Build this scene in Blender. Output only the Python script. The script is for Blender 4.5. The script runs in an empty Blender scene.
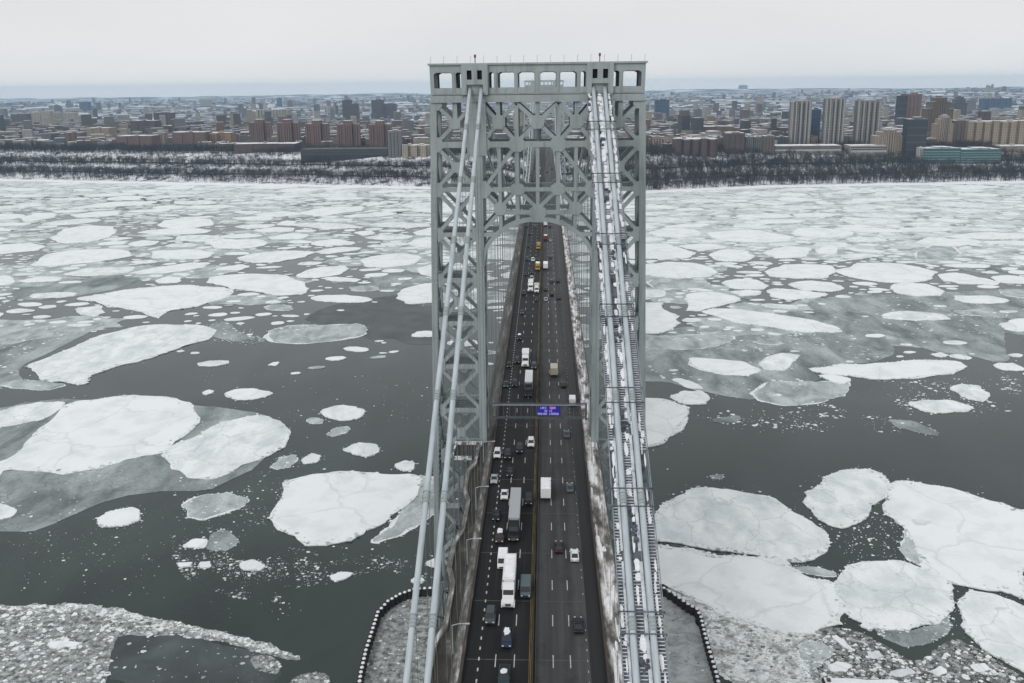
import bpy, bmesh, math, random
import numpy as np
from mathutils import Vector, Matrix

R = math.radians
rng = random.Random(11)
SC = bpy.context.scene
COL = SC.collection

# ------------------------------------------------------------------ camera
CAM = np.array([2.157, -234.384, 176.827])
PITCH, YAW, ROLL, FPX, PPY = 0.228744, 0.039950, 0.011425, 872.166, 287.72
_F = np.array([-math.sin(YAW) * math.cos(PITCH), math.cos(YAW) * math.cos(PITCH), -math.sin(PITCH)])
_R = np.array([math.cos(YAW), math.sin(YAW), 0.0])
_U = np.cross(_R, _F)
_c, _s = math.cos(ROLL), math.sin(ROLL)
_R2, _U2 = _c * _R - _s * _U, _s * _R + _c * _U
cam_data = bpy.data.cameras.new('camera')
cam = bpy.data.objects.new('camera', cam_data)
COL.objects.link(cam)
cam.matrix_world = Matrix(((_R2[0], _U2[0], -_F[0], CAM[0]), (_R2[1], _U2[1], -_F[1], CAM[1]),
                           (_R2[2], _U2[2], -_F[2], CAM[2]), (0, 0, 0, 1)))
cam_data.sensor_width = 36.0
cam_data.lens = FPX / 1024 * 36
cam_data.shift_y = (PPY - 341.5) / 1024
cam_data.clip_start = 0.5
cam_data.clip_end = 60000
SC.camera = cam

# ------------------------------------------------------------------ world, sun, exposure
SUN_EL, SUN_AZ = R(38), R(215)
W = bpy.data.worlds.new('World')
SC.world = W
W.use_nodes = True
nt = W.node_tree
nt.nodes.clear()
n_out = nt.nodes.new('ShaderNodeOutputWorld')
n_bg = nt.nodes.new('ShaderNodeBackground')
n_sky = nt.nodes.new('ShaderNodeTexSky')
n_sky.sky_type = 'NISHITA'
n_sky.sun_disc = False
n_sky.sun_elevation = SUN_EL
n_sky.sun_rotation = SUN_AZ
n_sky.dust_density = 6.0
n_sky.altitude = 100
n_hs = nt.nodes.new('ShaderNodeHueSaturation')
n_hs.inputs['Saturation'].default_value = 0.35
n_tc = nt.nodes.new('ShaderNodeTexCoord')
n_map = nt.nodes.new('ShaderNodeMapping')
n_map.inputs['Scale'].default_value = (1.2, 1.2, 5.0)
n_noise = nt.nodes.new('ShaderNodeTexNoise')
n_noise.inputs['Scale'].default_value = 2.2
n_noise.inputs['Detail'].default_value = 5
n_ramp = nt.nodes.new('ShaderNodeValToRGB')
n_ramp.color_ramp.elements[0].position = 0.3
n_ramp.color_ramp.elements[0].color = (7.9, 8.05, 8.15, 1)
n_ramp.color_ramp.elements[1].position = 0.7
n_ramp.color_ramp.elements[1].color = (8.55, 8.65, 8.7, 1)
n_mix = nt.nodes.new('ShaderNodeMixRGB')
n_mix.inputs['Fac'].default_value = 0.93
nt.links.new(n_sky.outputs[0], n_hs.inputs['Color'])
nt.links.new(n_hs.outputs[0], n_mix.inputs['Color1'])
nt.links.new(n_tc.outputs['Generated'], n_map.inputs['Vector'])
nt.links.new(n_map.outputs[0], n_noise.inputs['Vector'])
nt.links.new(n_noise.outputs['Fac'], n_ramp.inputs['Fac'])
nt.links.new(n_ramp.outputs[0], n_mix.inputs['Color2'])
nt.links.new(n_mix.outputs[0], n_bg.inputs['Color'])
n_bg.inputs['Strength'].default_value = 0.1
nt.links.new(n_bg.outputs[0], n_out.inputs['Surface'])

sun_data = bpy.data.lights.new('sun', 'SUN')
sun_data.energy = 1.1
sun_data.angle = R(25)
sun_data.color = (1.0, 0.97, 0.93)
sun = bpy.data.objects.new('sun', sun_data)
COL.objects.link(sun)
sun.rotation_euler = (math.pi / 2 - SUN_EL, 0, math.pi - SUN_AZ)
sun.location = (0, -300, 400)

vs = SC.view_settings
vs.view_transform = 'Standard'
vs.look = 'None'
vs.exposure = 0.0
vs.gamma = 1.0
vs.use_curve_mapping = False
SC.cycles.max_bounces = 6
SC.cycles.volume_bounces = 1
SC.cycles.use_denoising = True
SC.render.film_transparent = False


# ------------------------------------------------------------------ helpers
def ray(x, y):
    a, b = x - 512, y - PPY
    u, v = _c * a - _s * b, _s * a + _c * b
    return _F * FPX + _R * u - _U * v


def at_z(x, y, z=0.0):
    d = ray(x, y)
    return CAM + d * ((z - CAM[2]) / d[2])


def at_y(x, y, yy=0.0):
    d = ray(x, y)
    return CAM + d * ((yy - CAM[1]) / d[1])


def depth_of(p):
    return float(np.dot(np.asarray(p) - CAM, _F))


def tag(o, label=None, cat=None, group=None, kind=None):
    if label: o['label'] = label
    if cat: o['category'] = cat
    if group: o['group'] = group
    if kind: o['kind'] = kind
    return o


def empty(name, loc=(0, 0, 0), rz=0.0):
    o = bpy.data.objects.new(name, None)
    o.location = loc
    o.rotation_euler = (0, 0, rz)
    o.empty_display_size = 1
    COL.objects.link(o)
    return o


def copy_tree(o, parent=None, relink=True):
    c = o.copy()
    COL.objects.link(c)
    if parent is not None:
        c.parent = parent
    for ch in list(o.children):
        copy_tree(ch, c)
    return c


class MB:
    """collects shapes; build() links them as ONE mesh object"""

    def __init__(self):
        self.v, self.f, self.m = [], [], []
        self.k = 0

    def add(self, vs_, fs, mi=None):
        b = len(self.v)
        self.v.extend([tuple(map(float, p)) for p in vs_])
        for f in fs:
            self.f.append([b + i for i in f])
            self.m.append(self.k if mi is None else mi)

    def box(self, x0, x1, y0, y1, z0, z1, mi=None, top=None):
        vs_ = [(x0, y0, z0), (x1, y0, z0), (x1, y1, z0), (x0, y1, z0), (x0, y0, z1), (x1, y0, z1), (x1, y1, z1), (x0, y1, z1)]
        self.add(vs_, [(3, 2, 1, 0), (0, 1, 5, 4), (1, 2, 6, 5), (2, 3, 7, 6), (3, 0, 4, 7)], mi)
        self.add(vs_[4:], [(0, 1, 2, 3)], mi if top is None else top)

    def frustum(self, a, b, z0, z1, mi=None):
        """a, b = (x0,x1,y0,y1) at z0 and z1"""
        vs_ = [(a[0], a[2], z0), (a[1], a[2], z0), (a[1], a[3], z0), (a[0], a[3], z0),
               (b[0], b[2], z1), (b[1], b[2], z1), (b[1], b[3], z1), (b[0], b[3], z1)]
        self.add(vs_, [(3, 2, 1, 0), (0, 1, 5, 4), (1, 2, 6, 5), (2, 3, 7, 6), (3, 0, 4, 7), (4, 5, 6, 7)], mi)

    def bar(self, p, q, w, h, up=(0, 1, 0), mi=None):
        """rectangular bar p->q, h thick along `up`, w across"""
        p, q, up = Vector(p), Vector(q), Vector(up)
        d = (q - p).normalized()
        s = d.cross(up).normalized()
        n = s.cross(d).normalized()
        vs_ = []
        for c in (p, q):
            for a, b in ((-1, -1), (1, -1), (1, 1), (-1, 1)):
                vs_.append(c + s * (a * w / 2) + n * (b * h / 2))
        self.add(vs_, [(0, 1, 2, 3), (7, 6, 5, 4), (0, 4, 5, 1), (1, 5, 6, 2), (2, 6, 7, 3), (3, 7, 4, 0)], mi)

    def tube(self, pts, r, n=8, caps=True, mi=None):
        pts = [Vector(p) for p in pts]
        rs = r if isinstance(r, (list, tuple)) else [r] * len(pts)
        vs_, fs = [], []
        for i, p in enumerate(pts):
            d = (pts[min(i + 1, len(pts) - 1)] - pts[max(i - 1, 0)]).normalized()
            ref = Vector((1, 0, 0)) if abs(d.x) < 0.9 else Vector((0, 1, 0))
            s = d.cross(ref).normalized()
            t = s.cross(d).normalized()
            for k in range(n):
                a = 2 * math.pi * k / n
                vs_.append(p + (s * math.cos(a) + t * math.sin(a)) * rs[i])
        for i in range(len(pts) - 1):
            for k in range(n):
                fs.append((i * n + k, (i + 1) * n + k, (i + 1) * n + (k + 1) % n, i * n + (k + 1) % n))
        if caps:
            fs.append(tuple(range(n)))
            fs.append(tuple(reversed([(len(pts) - 1) * n + k for k in range(n)])))
        self.add(vs_, fs, mi)

    def prism(self, poly, z0, z1, mi=None, top=None):
        """vertical prism over a counter-clockwise (x,y) polygon"""
        n = len(poly)
        vs_ = [(p[0], p[1], z0) for p in poly] + [(p[0], p[1], z1) for p in poly]
        self.add(vs_, [(i, (i + 1) % n, n + (i + 1) % n, n + i) for i in range(n)], mi)
        self.add(vs_[n:], [tuple(range(n))], mi if top is None else top)

    def plate(self, poly, y0, y1, mi=None):
        """prism along Y over an (x,z) polygon"""
        n = len(poly)
        a = sum(poly[i][0] * poly[(i + 1) % n][1] - poly[(i + 1) % n][0] * poly[i][1] for i in range(n))
        if a < 0: poly = poly[::-1]
        vs_ = [(p[0], y0, p[1]) for p in poly] + [(p[0], y1, p[1]) for p in poly]
        fs = [tuple(range(n)), tuple(reversed(range(n, 2 * n)))]
        fs += [(i, n + i, n + (i + 1) % n, (i + 1) % n) for i in range(n)]
        self.add(vs_, fs, mi)

    def side(self, poly, x0, x1, mi=None):
        """prism along X over a (y,z) polygon"""
        n = len(poly)
        a = sum(poly[i][0] * poly[(i + 1) % n][1] - poly[(i + 1) % n][0] * poly[i][1] for i in range(n))
        if a > 0: poly = poly[::-1]
        vs_ = [(x0, p[0], p[1]) for p in poly] + [(x1, p[0], p[1]) for p in poly]
        fs = [tuple(range(n)), tuple(reversed(range(n, 2 * n)))]
        fs += [(i, n + i, n + (i + 1) % n, (i + 1) % n) for i in range(n)]
        self.add(vs_, fs, mi)

    def mesh(self, name, mats):
        me = bpy.data.meshes.new(name)
        me.from_pydata(self.v, [], self.f)
        for m in (mats if isinstance(mats, (list, tuple)) else [mats]):
            me.materials.append(m)
        if any(self.m):
            me.polygons.foreach_set('material_index', self.m)
        me.update()
        return me

    def build(self, name, mats, parent=None, smooth=False, bevel=0.0):
        me = self.mesh(name, mats)
        if smooth:
            me.polygons.foreach_set('use_smooth', [True] * len(me.polygons))
        o = bpy.data.objects.new(name, me)
        COL.objects.link(o)
        if parent is not None:
            o.parent = parent
        if bevel:
            b = o.modifiers.new('bevel', 'BEVEL')
            b.width = bevel
            b.segments = 2
            b.limit_method = 'ANGLE'
        return o


# ------------------------------------------------------------------ materials
def mat(name, col, rough=0.6, metal=0.0, spec=0.5, emit=None, es=1.0):
    m = bpy.data.materials.new(name)
    m.use_nodes = True
    b = m.node_tree.nodes['Principled BSDF']
    b.inputs['Base Color'].default_value = (*col, 1)
    b.inputs['Roughness'].default_value = rough
    b.inputs['Metallic'].default_value = metal
    b.inputs['Specular IOR Level'].default_value = spec
    if emit:
        b.inputs['Emission Color'].default_value = (*emit, 1)
        b.inputs['Emission Strength'].default_value = es
    return m


def noisy(name, stops, scale=1.0, stretch=(1, 1, 1), detail=6, rough=0.7, bump=0.0, bscale=None, spec=0.4, coord='Object',
          second=None, distortion=0.0, bdist=0.1):
    """noise -> colour ramp; second = (scale, stretch, factor, dark colour, lo, hi) multiplied in"""
    m = bpy.data.materials.new(name)
    m.use_nodes = True
    t = m.node_tree
    b = t.nodes['Principled BSDF']
    b.inputs['Roughness'].default_value = rough
    b.inputs['Specular IOR Level'].default_value = spec
    tc = t.nodes.new('ShaderNodeTexCoord')

    def nz(sc, st, det, dist=0.0):
        mp = t.nodes.new('ShaderNodeMapping')
        mp.inputs['Scale'].default_value = st
        n = t.nodes.new('ShaderNodeTexNoise')
        n.inputs['Scale'].default_value = sc
        n.inputs['Detail'].default_value = det
        n.inputs['Roughness'].default_value = 0.62
        n.inputs['Distortion'].default_value = dist
        if coord == 'World':
            g = t.nodes.new('ShaderNodeNewGeometry')
            t.links.new(g.outputs['Position'], mp.inputs['Vector'])
        else:
            t.links.new(tc.outputs[coord], mp.inputs['Vector'])
        t.links.new(mp.outputs[0], n.inputs['Vector'])
        return n

    n = nz(scale, stretch, detail, distortion)
    r = t.nodes.new('ShaderNodeValToRGB')
    els = r.color_ramp.elements
    while len(els) < len(stops): els.new(0.5)
    for e, (pos, c) in zip(els, stops):
        e.position = pos
        e.color = (*c, 1)
    t.links.new(n.outputs['Fac'], r.inputs['Fac'])
    out = r.outputs[0]
    if second:
        n2 = nz(second[0], second[1], 5)
        mr = t.nodes.new('ShaderNodeMapRange')
        mr.inputs['From Min'].default_value = second[4]
        mr.inputs['From Max'].default_value = second[5]
        mr.inputs['To Max'].default_value = second[2]
        t.links.new(n2.outputs['Fac'], mr.inputs['Value'])
        mx = t.nodes.new('ShaderNodeMixRGB')
        mx.inputs['Color2'].default_value = (*second[3], 1)
        t.links.new(mr.outputs[0], mx.inputs['Fac'])
        t.links.new(out, mx.inputs['Color1'])
        out = mx.outputs[0]
    t.links.new(out, b.inputs['Base Color'])
    if bump:
        nb = nz(bscale or scale * 3, stretch, 5)
        bp = t.nodes.new('ShaderNodeBump')
        bp.inputs['Strength'].default_value = bump
        bp.inputs['Distance'].default_value = bdist
        t.links.new(nb.outputs['Fac'], bp.inputs['Height'])
        t.links.new(bp.outputs[0], b.inputs['Normal'])
    return m


def g(v, t=0.0):
    return (v * (1 - t), v, v * (1 + t * 0.6))


STEEL = noisy('tower_steel', [(0.25, (0.235, 0.275, 0.285)), (0.5, (0.32, 0.365, 0.375)), (0.8, (0.385, 0.43, 0.44))], 0.22, (1, 1, 0.3), rough=0.6, coord='World',
              second=(0.8, (1, 1, 0.1), 0.6, (0.145, 0.155, 0.14), 0.52, 0.76))
STEEL_SHADED = noisy('shaded_inner_steel', [(0.3, (0.10, 0.122, 0.124)), (0.7, (0.18, 0.21, 0.213))], 0.4, rough=0.65)  # darker copy of the tower steel, with the interior shade put into its colour
CABLE = noisy('cable_paint', [(0.3, (0.33, 0.385, 0.42)), (0.5, (0.42, 0.475, 0.51)), (0.7, (0.48, 0.535, 0.565))], 1.6, (1, 0.12, 0.12), rough=0.6, bump=.15,
              second=(0.9, (3, .25, .25), 0.55, (0.22, 0.25, 0.26), 0.52, 0.78))
BAND = noisy('cable_band_steel', [(0.3, (0.24, 0.28, 0.29)), (0.7, (0.36, 0.40, 0.41))], 1.5, rough=0.55)
ROPE = mat('suspender_rope', (0.16, 0.18, 0.185), 0.6)
TRUSS = noisy('deck_truss_steel', [(0.3, (0.06, 0.07, 0.075)), (0.7, (0.12, 0.135, 0.14))], 0.35, rough=0.7)
DARK = mat('dark_gap', (0.012, 0.013, 0.014), 0.9, spec=0.1)
ASPH_L = noisy('fresh_asphalt', [(0.3, (0.0075, 0.0078, 0.0085)), (0.55, (0.0105, 0.0108, 0.0115)), (0.75, (0.016, 0.0165, 0.0175))], 0.7, (1, 0.02, 1), rough=0.75, spec=0.25,
               second=(0.28, (2.2, .05, 1), 0.75, (0.034, 0.035, 0.036), 0.52, 0.72), coord='World')
ASPH_R = noisy('worn_asphalt', [(0.25, (0.020, 0.0205, 0.021)), (0.5, (0.047, 0.048, 0.049)), (0.75, (0.085, 0.086, 0.087))], 0.42, (1, 0.012, 1), detail=4, rough=0.75, spec=0.25,
               second=(0.35, (1, .5, 1), 0.55, (0.02, 0.0205, 0.021), 0.5, 0.72), coord='World')
ASPH_SH = noisy('wet_shoulder', [(0.3, (0.009, 0.0092, 0.010)), (0.7, (0.018, 0.0185, 0.019))], 0.5, (1, 0.04, 1), rough=0.55, spec=0.3, coord='World')
PAINT_W = noisy('road_paint', [(0.3, (0.30, 0.30, 0.29)), (0.6, (0.55, 0.55, 0.53))], 2.5, rough=0.8, coord='World')
PAINT_Y = noisy('yellow_road_paint', [(0.35, (0.05, 0.04, 0.018)), (0.6, (0.22, 0.15, 0.045))], 1.2, (1, .15, 1), rough=0.8, coord='World')
JOINT = noisy('joint_filler', [(0.3, (0.045, 0.047, 0.05)), (0.7, (0.09, 0.093, 0.097))], 1.0, rough=0.7, coord='World')
RUST = noisy('rusty_barrier', [(0.3, (0.024, 0.02, 0.017)), (0.55, (0.055, 0.045, 0.037)), (0.75, (0.12, 0.11, 0.10))], 0.8, (1, 0.25, 1), rough=0.85, coord='World')
PATH = noisy('muddy_path', [(0.3, (0.02, 0.017, 0.014)), (0.55, (0.038, 0.033, 0.027)), (0.66, (0.08, 0.075, 0.068)), (0.76, (0.4, 0.4, 0.4))], 0.6, (1, 0.3, 1), rough=0.8,
             bump=0.3, coord='World')
KERBSTONE = noisy('dirty_concrete', [(0.3, (0.055, 0.052, 0.047)), (0.46, (0.13, 0.125, 0.115)), (0.58, (0.24, 0.235, 0.225)), (0.68, (0.55, 0.55, 0.56))], 0.9, (1, 0.25, 1), rough=0.85,
                  coord='World')
DSNOW = noisy('dirty_snow', [(0.30, (0.045, 0.042, 0.04)), (0.42, (0.13, 0.12, 0.11)), (0.52, (0.42, 0.40, 0.385)), (0.62, (0.78, 0.78, 0.79))], 0.45, (1, 0.3, 1), rough=0.8,
              bump=0.4, coord='World', detail=8)
SNOW = noisy('snow', [(0.3, (0.70, 0.72, 0.75)), (0.6, (0.84, 0.85, 0.87))], 0.8, rough=0.8, bump=0.2)
SNOWPATCH = noisy('patchy_snow', [(0.34, (0.05, 0.055, 0.06)), (0.44, (0.20, 0.21, 0.23)), (0.5, (0.62, 0.64, 0.68)), (0.7, (0.82, 0.83, 0.86))], 0.7, rough=0.8, bump=0.3, coord='World', detail=8)
CONC = noisy('pier_concrete', [(0.3, (0.20, 0.195, 0.185)), (0.7, (0.32, 0.31, 0.30))], 0.3, rough=0.9)
TIMBER = noisy('black_fender_timber', [(0.3, (0.010, 0.010, 0.010)), (0.7, (0.03, 0.028, 0.026))], 1.0, rough=0.85)


def ice_mat(name, white, grey, lo, hi, sc, rough=0.75, vein=0.25, veincol=(0.33, 0.37, 0.38), st=(1, 1, 1), bump=0.5, dist=0.4, crack=0.0, csc=0.04, grain=0.25, gsc=0.9):
    m = noisy(name, [(lo, grey), (hi, white)], sc, st, 12, rough, bump, sc * 4, 0.3, 'World',
              second=(sc * 0.35, (1.0, 0.5, 1), vein, veincol, 0.56, 0.78), distortion=dist, bdist=0.15)
    t = m.node_tree
    b = t.nodes['Principled BSDF']
    src = b.inputs['Base Color'].links[0].from_socket
    geo = t.nodes.new('ShaderNodeNewGeometry')

    def mix(src, fac, col):
        mx = t.nodes.new('ShaderNodeMixRGB')
        mx.inputs['Color2'].default_value = (*col, 1)
        t.links.new(fac, mx.inputs['Fac'])
        t.links.new(src, mx.inputs['Color1'])
        return mx.outputs[0]

    def rng_(sock, a, b_, c, d):
        mr = t.nodes.new('ShaderNodeMapRange')
        for k, v in zip(('From Min', 'From Max', 'To Min', 'To Max'), (a, b_, c, d)): mr.inputs[k].default_value = v
        t.links.new(sock, mr.inputs['Value'])
        return mr.outputs[0]
    if grain:
        n = t.nodes.new('ShaderNodeTexNoise')
        n.inputs['Scale'].default_value = gsc
        n.inputs['Detail'].default_value = 6
        n.inputs['Roughness'].default_value = .7
        t.links.new(geo.outputs['Position'], n.inputs['Vector'])
        src = mix(src, rng_(n.outputs['Fac'], .5, .72, 0, grain), veincol)
    if crack:
        n = t.nodes.new('ShaderNodeTexNoise')
        n.inputs['Scale'].default_value = csc * 1.6
        n.inputs['Detail'].default_value = 5
        t.links.new(geo.outputs['Position'], n.inputs['Vector'])
        ad = t.nodes.new('ShaderNodeVectorMath')
        ad.operation = 'MULTIPLY_ADD'
        ad.inputs[1].default_value = (.7 / csc,) * 3
        t.links.new(n.outputs['Color'], ad.inputs[0])
        t.links.new(geo.outputs['Position'], ad.inputs[2])
        vo = t.nodes.new('ShaderNodeTexVoronoi')
        vo.feature = 'DISTANCE_TO_EDGE'
        vo.inputs['Scale'].default_value = csc
        t.links.new(ad.outputs[0], vo.inputs['Vector'])
        src = mix(src, rng_(vo.outputs['Distance'], .004, .022, crack, 0), veincol)
    t.links.new(src, b.inputs['Base Color'])
    return m


ICE = ice_mat('snowy_ice', (0.80, 0.83, 0.84), (0.66, 0.705, 0.715), 0.3, 0.52, 0.06, crack=.22, csc=.022, grain=.10)
ICE_B = ice_mat('drifted_ice', (0.82, 0.845, 0.855), (0.58, 0.63, 0.65), 0.35, 0.6, 0.09, st=(1, .6, 1), crack=.35, csc=.05, grain=.2)
RIM = ice_mat('crushed_ice_rim', (0.78, 0.81, 0.81), (0.25, 0.29, 0.29), 0.30, 0.50, 0.5, bump=0.9, vein=0.4)
GREY = ice_mat('grey_thin_ice', (0.40, 0.445, 0.45), (0.11, 0.135, 0.135), 0.36, 0.64, 0.05, rough=0.6, st=(1, 0.45, 1), vein=0.6, veincol=(0.10, 0.12, 0.12), crack=.5, csc=.06, grain=.55, gsc=.5)
GREY_L = ice_mat('pale_thin_ice', (0.52, 0.565, 0.57), (0.24, 0.275, 0.28), 0.36, 0.60, 0.08, rough=0.6, st=(1, 0.6, 1), vein=0.4, veincol=(0.2, 0.23, 0.235), crack=.4, csc=.09, grain=.5, gsc=.6)
NILAS = ice_mat('dark_thin_ice', (0.085, 0.105, 0.103), (0.03, 0.037, 0.037), 0.35, 0.7, 0.05, rough=0.45, vein=0.3, veincol=(0.03, 0.037, 0.037), bump=0.1)
ICE_C = ice_mat('greyer_ice', (0.68, 0.71, 0.715), (0.45, 0.50, 0.51), 0.34, 0.58, 0.05, crack=.4, csc=.035, grain=.3, gsc=.3)
SLUSH = ice_mat('slush', (0.46, 0.485, 0.485), (0.085, 0.093, 0.09), 0.36, 0.66, 0.5, rough=0.8, vein=0.5, veincol=(0.08, 0.08, 0.07), bump=0.8)
SLUSH_W = ice_mat('white_slush', (0.74, 0.765, 0.765), (0.24, 0.25, 0.24), 0.36, 0.54, 0.2, rough=0.8, vein=0.45, veincol=(0.2, 0.2, 0.175), bump=0.8, crack=.7, csc=.12, grain=.6, gsc=1.2)
PACK = ice_mat('pack_ice', (0.62, 0.65, 0.655), (0.27, 0.31, 0.32), 0.40, 0.55, 0.035, rough=0.8, st=(0.7, 1.0, 1), vein=0.35, veincol=(0.34, 0.38, 0.39), crack=.75, csc=.03, grain=.35, gsc=.1)

# water
WATER = bpy.data.materials.new('river_water')
WATER.use_nodes = True
_t = WATER.node_tree
_b = _t.nodes['Principled BSDF']
_b.inputs['Roughness'].default_value = 0.12
_b.inputs['IOR'].default_value = 1.33
_g = _t.nodes.new('ShaderNodeNewGeometry')
_mp = _t.nodes.new('ShaderNodeMapping')
_mp.inputs['Scale'].default_value = (0.008, 0.004, 1)
_n = _t.nodes.new('ShaderNodeTexNoise')
_n.inputs['Scale'].default_value = 1.6
_n.inputs['Detail'].default_value = 8
_n.inputs['Distortion'].default_value = 1.5
_r = _t.nodes.new('ShaderNodeValToRGB')
_r.color_ramp.elements[0].position = 0.35
_r.color_ramp.elements[0].color = (0.012, 0.021, 0.0185, 1)
_r.color_ramp.elements[1].position = 0.75
_r.color_ramp.elements[1].color = (0.034, 0.050, 0.045, 1)
_n2 = _t.nodes.new('ShaderNodeTexNoise')
_n2.inputs['Scale'].default_value = 0.35
_n2.inputs['Detail'].default_value = 4
_bp = _t.nodes.new('ShaderNodeBump')
_bp.inputs['Strength'].default_value = 0.2
_bp.inputs['Distance'].default_value = 0.25
for a_, b_ in ((_g.outputs['Position'], _mp.inputs[0]), (_mp.outputs[0], _n.inputs['Vector']), (_n.outputs['Fac'], _r.inputs[0]),
               (_r.outputs[0], _b.inputs['Base Color']), (_g.outputs['Position'], _n2.inputs['Vector']), (_n2.outputs['Fac'], _bp.inputs['Height']),
               (_bp.outputs[0], _b.inputs['Normal'])):
    _t.links.new(a_, b_)


# ------------------------------------------------------------------ river and far terrain (the setting)
def shore_y(x):
    xs = [-9000, -3000, -1092, -861, -201, -75, -30, 40, 90, 174, 368, 833, 3000, 9000]
    ys = [2900, 1900, 1479, 1428, 1290, 1245, 1120, 1115, 1200, 1212, 1272, 1319, 1480, 1900]
    return np.interp(x, xs, ys)


mb = MB()
mb.add([(-16000, -900, 0), (16000, -900, 0), (16000, 14500, 0), (-16000, 14500, 0)], [(0, 1, 2, 3)])
tag(mb.build('river_water', WATER), kind='structure')

from mathutils import noise as mnoise


def nz2(x, y, sc, seed=0.0):
    return mnoise.fractal(Vector((x / sc, y / sc, seed)), 1.0, 2.0, 4)


S_PROF = [(-30, -4), (0, 0.6), (12, 2.0), (40, 4), (60, 9), (75, 12), (95, 12.5), (120, 20), (140, 26), (158, 27), (200, 40), (235, 46), (400, 48),
          (900, 46), (1600, 30), (2300, 14), (3500, 14), (6000, 14), (16000, 16)]


def ground_z(x, y):
    s = y - float(shore_y(x))
    z = float(np.interp(s, [a for a, b in S_PROF], [b for a, b in S_PROF]))
    if s > 6:
        z += min(1.0, s / 60) * 2.2 * nz2(x, y, 70, 3)
    if y > 5000:
        k = min(1, (y - 5000) / 3500)
        z += k * (12 + 50 * max(0, nz2(x, y * 1.8, 3000, 8)) + (16 if x > 0 else 0) * min(1, abs(x) / 2500))
    return z


TERR = bpy.data.materials.new('wooded_snowy_bluff')
TERR.use_nodes = True
_t = TERR.node_tree
_b = _t.nodes['Principled BSDF']
_b.inputs['Roughness'].default_value = 0.9
_g = _t.nodes.new('ShaderNodeNewGeometry')
_mp = _t.nodes.new('ShaderNodeMapping')
_mp.inputs['Scale'].default_value = (0.06, 0.05, 0.06)
_n = _t.nodes.new('ShaderNodeTexNoise')
_n.inputs['Scale'].default_value = 1.0
_n.inputs['Detail'].default_value = 10
_n.inputs['Roughness'].default_value = 0.7
_r = _t.nodes.new('ShaderNodeValToRGB')
_r.color_ramp.elements[0].position = 0.40
_r.color_ramp.elements[0].color = (0.05, 0.05, 0.055, 1)
_r.color_ramp.elements[1].position = 0.52
_r.color_ramp.elements[1].color = (0.72, 0.74, 0.78, 1)
for a_, b_ in ((_g.outputs['Position'], _mp.inputs[0]), (_mp.outputs[0], _n.inputs['Vector']), (_n.outputs['Fac'], _r.inputs[0]), (_r.outputs[0], _b.inputs['Base Color'])):
    _t.links.new(a_, b_)

CITYG = noisy('city_ground', [(0.42, (0.025, 0.026, 0.03)), (0.54, (0.06, 0.062, 0.068)), (0.64, (0.5, 0.52, 0.55))], 0.03, (1, 1, 1), 10, 0.9, coord='World')
FARG = noisy('far_wooded_ground', [(0.40, (0.03, 0.036, 0.048)), (0.50, (0.075, 0.082, 0.10)), (0.57, (0.62, 0.65, 0.69))], 0.006, (0.6, 1.0, 1), 12, 0.9, coord='World')

xs = np.unique(np.concatenate([np.linspace(-1500, 1500, 151), np.linspace(-9500, -1500, 50), np.linspace(1500, 9500, 50)]))
ss = np.unique(np.concatenate([np.linspace(-30, 260, 50), np.linspace(260, 2300, 40), np.linspace(2300, 13500, 70)]))
vv = []
for s in ss:
    for x in xs:
        sy = float(shore_y(x)) + 5 * nz2(x, 0, 60, 5)
        k = max(0.0, 1 - max(0, s - 2500) / 9000)
        y = sy * k + 1300 * (1 - k) + s
        vv.append((x, y, ground_z(x, y) if s >= 0 else -3.0 * (-s / 30)))
nx = len(xs)
mb = MB()
mb.v = vv
for j in range(len(ss) - 1):
    for i in range(nx - 1):
        mb.f.append([j * nx + i, j * nx + i + 1, (j + 1) * nx + i + 1, (j + 1) * nx + i])
        s = ss[j]
        mb.m.append(3 if s < 14 else 0 if s < 225 else 1 if s < 2600 else 2)
tag(mb.build('terrain', [TERR, CITYG, FARG, SNOW], smooth=True), kind='structure')

# parkway terraces along the shore
mbk = MB()
for s0, w, lift in ((85, 17, 0.5), (149, 15, 0.6)):
    for i in range(-75, 75):
        x0, x1 = i * 20, i * 20 + 20
        y0, y1 = float(shore_y(x0)) + s0, float(shore_y(x1)) + s0
        z0 = max(ground_z(x0, y0 - w / 2), ground_z(x0, y0 + w / 2)) + lift
        z1 = max(ground_z(x1, y1 - w / 2), ground_z(x1, y1 + w / 2)) + lift
        v = [(x0, y0 - w / 2, z0), (x1, y1 - w / 2, z1), (x1, y1 + w / 2, z1), (x0, y0 + w / 2, z0), (x0, y0 - w / 2, z0 - 4), (x1, y1 - w / 2, z1 - 4)]
        mbk.add(v, [(0, 1, 2, 3), (4, 5, 1, 0)])
tag(mbk.build('parkway_road', noisy('parkway_asphalt', [(0.3, (0.028, 0.029, 0.032)), (0.7, (0.07, 0.072, 0.078))], 0.05, coord='World')), kind='structure')

# ------------------------------------------------------------------ road on the bridge
MAIN = 1067.0


def zr(y):
    if y < 0: return 76.21 + 0.003 * y
    if y < MAIN: return 76.21 + 4.0 * (1 - ((y - MAIN / 2) / (MAIN / 2)) ** 2)
    return 76.21 - 0.004 * (y - MAIN)


YS = [-175 + 20 * i for i in range(9)] + [0] + [MAIN * i / 54 for i in range(1, 55)] + [MAIN + 40 * i for i in range(1, 8)]


def strip(mb, x0, x1, dz=0.0, ys=None, mi=None):
    ys = ys or YS
    v = []
    for y in ys:
        a, b = (x0(y), x1(y)) if callable(x0) else (x0, x1)
        v += [(a, y, zr(y) + dz), (b, y, zr(y) + dz)]
    mb.add(v, [(2 * i, 2 * i + 1, 2 * i + 3, 2 * i + 2) for i in range(len(ys) - 1)], mi)


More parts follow.
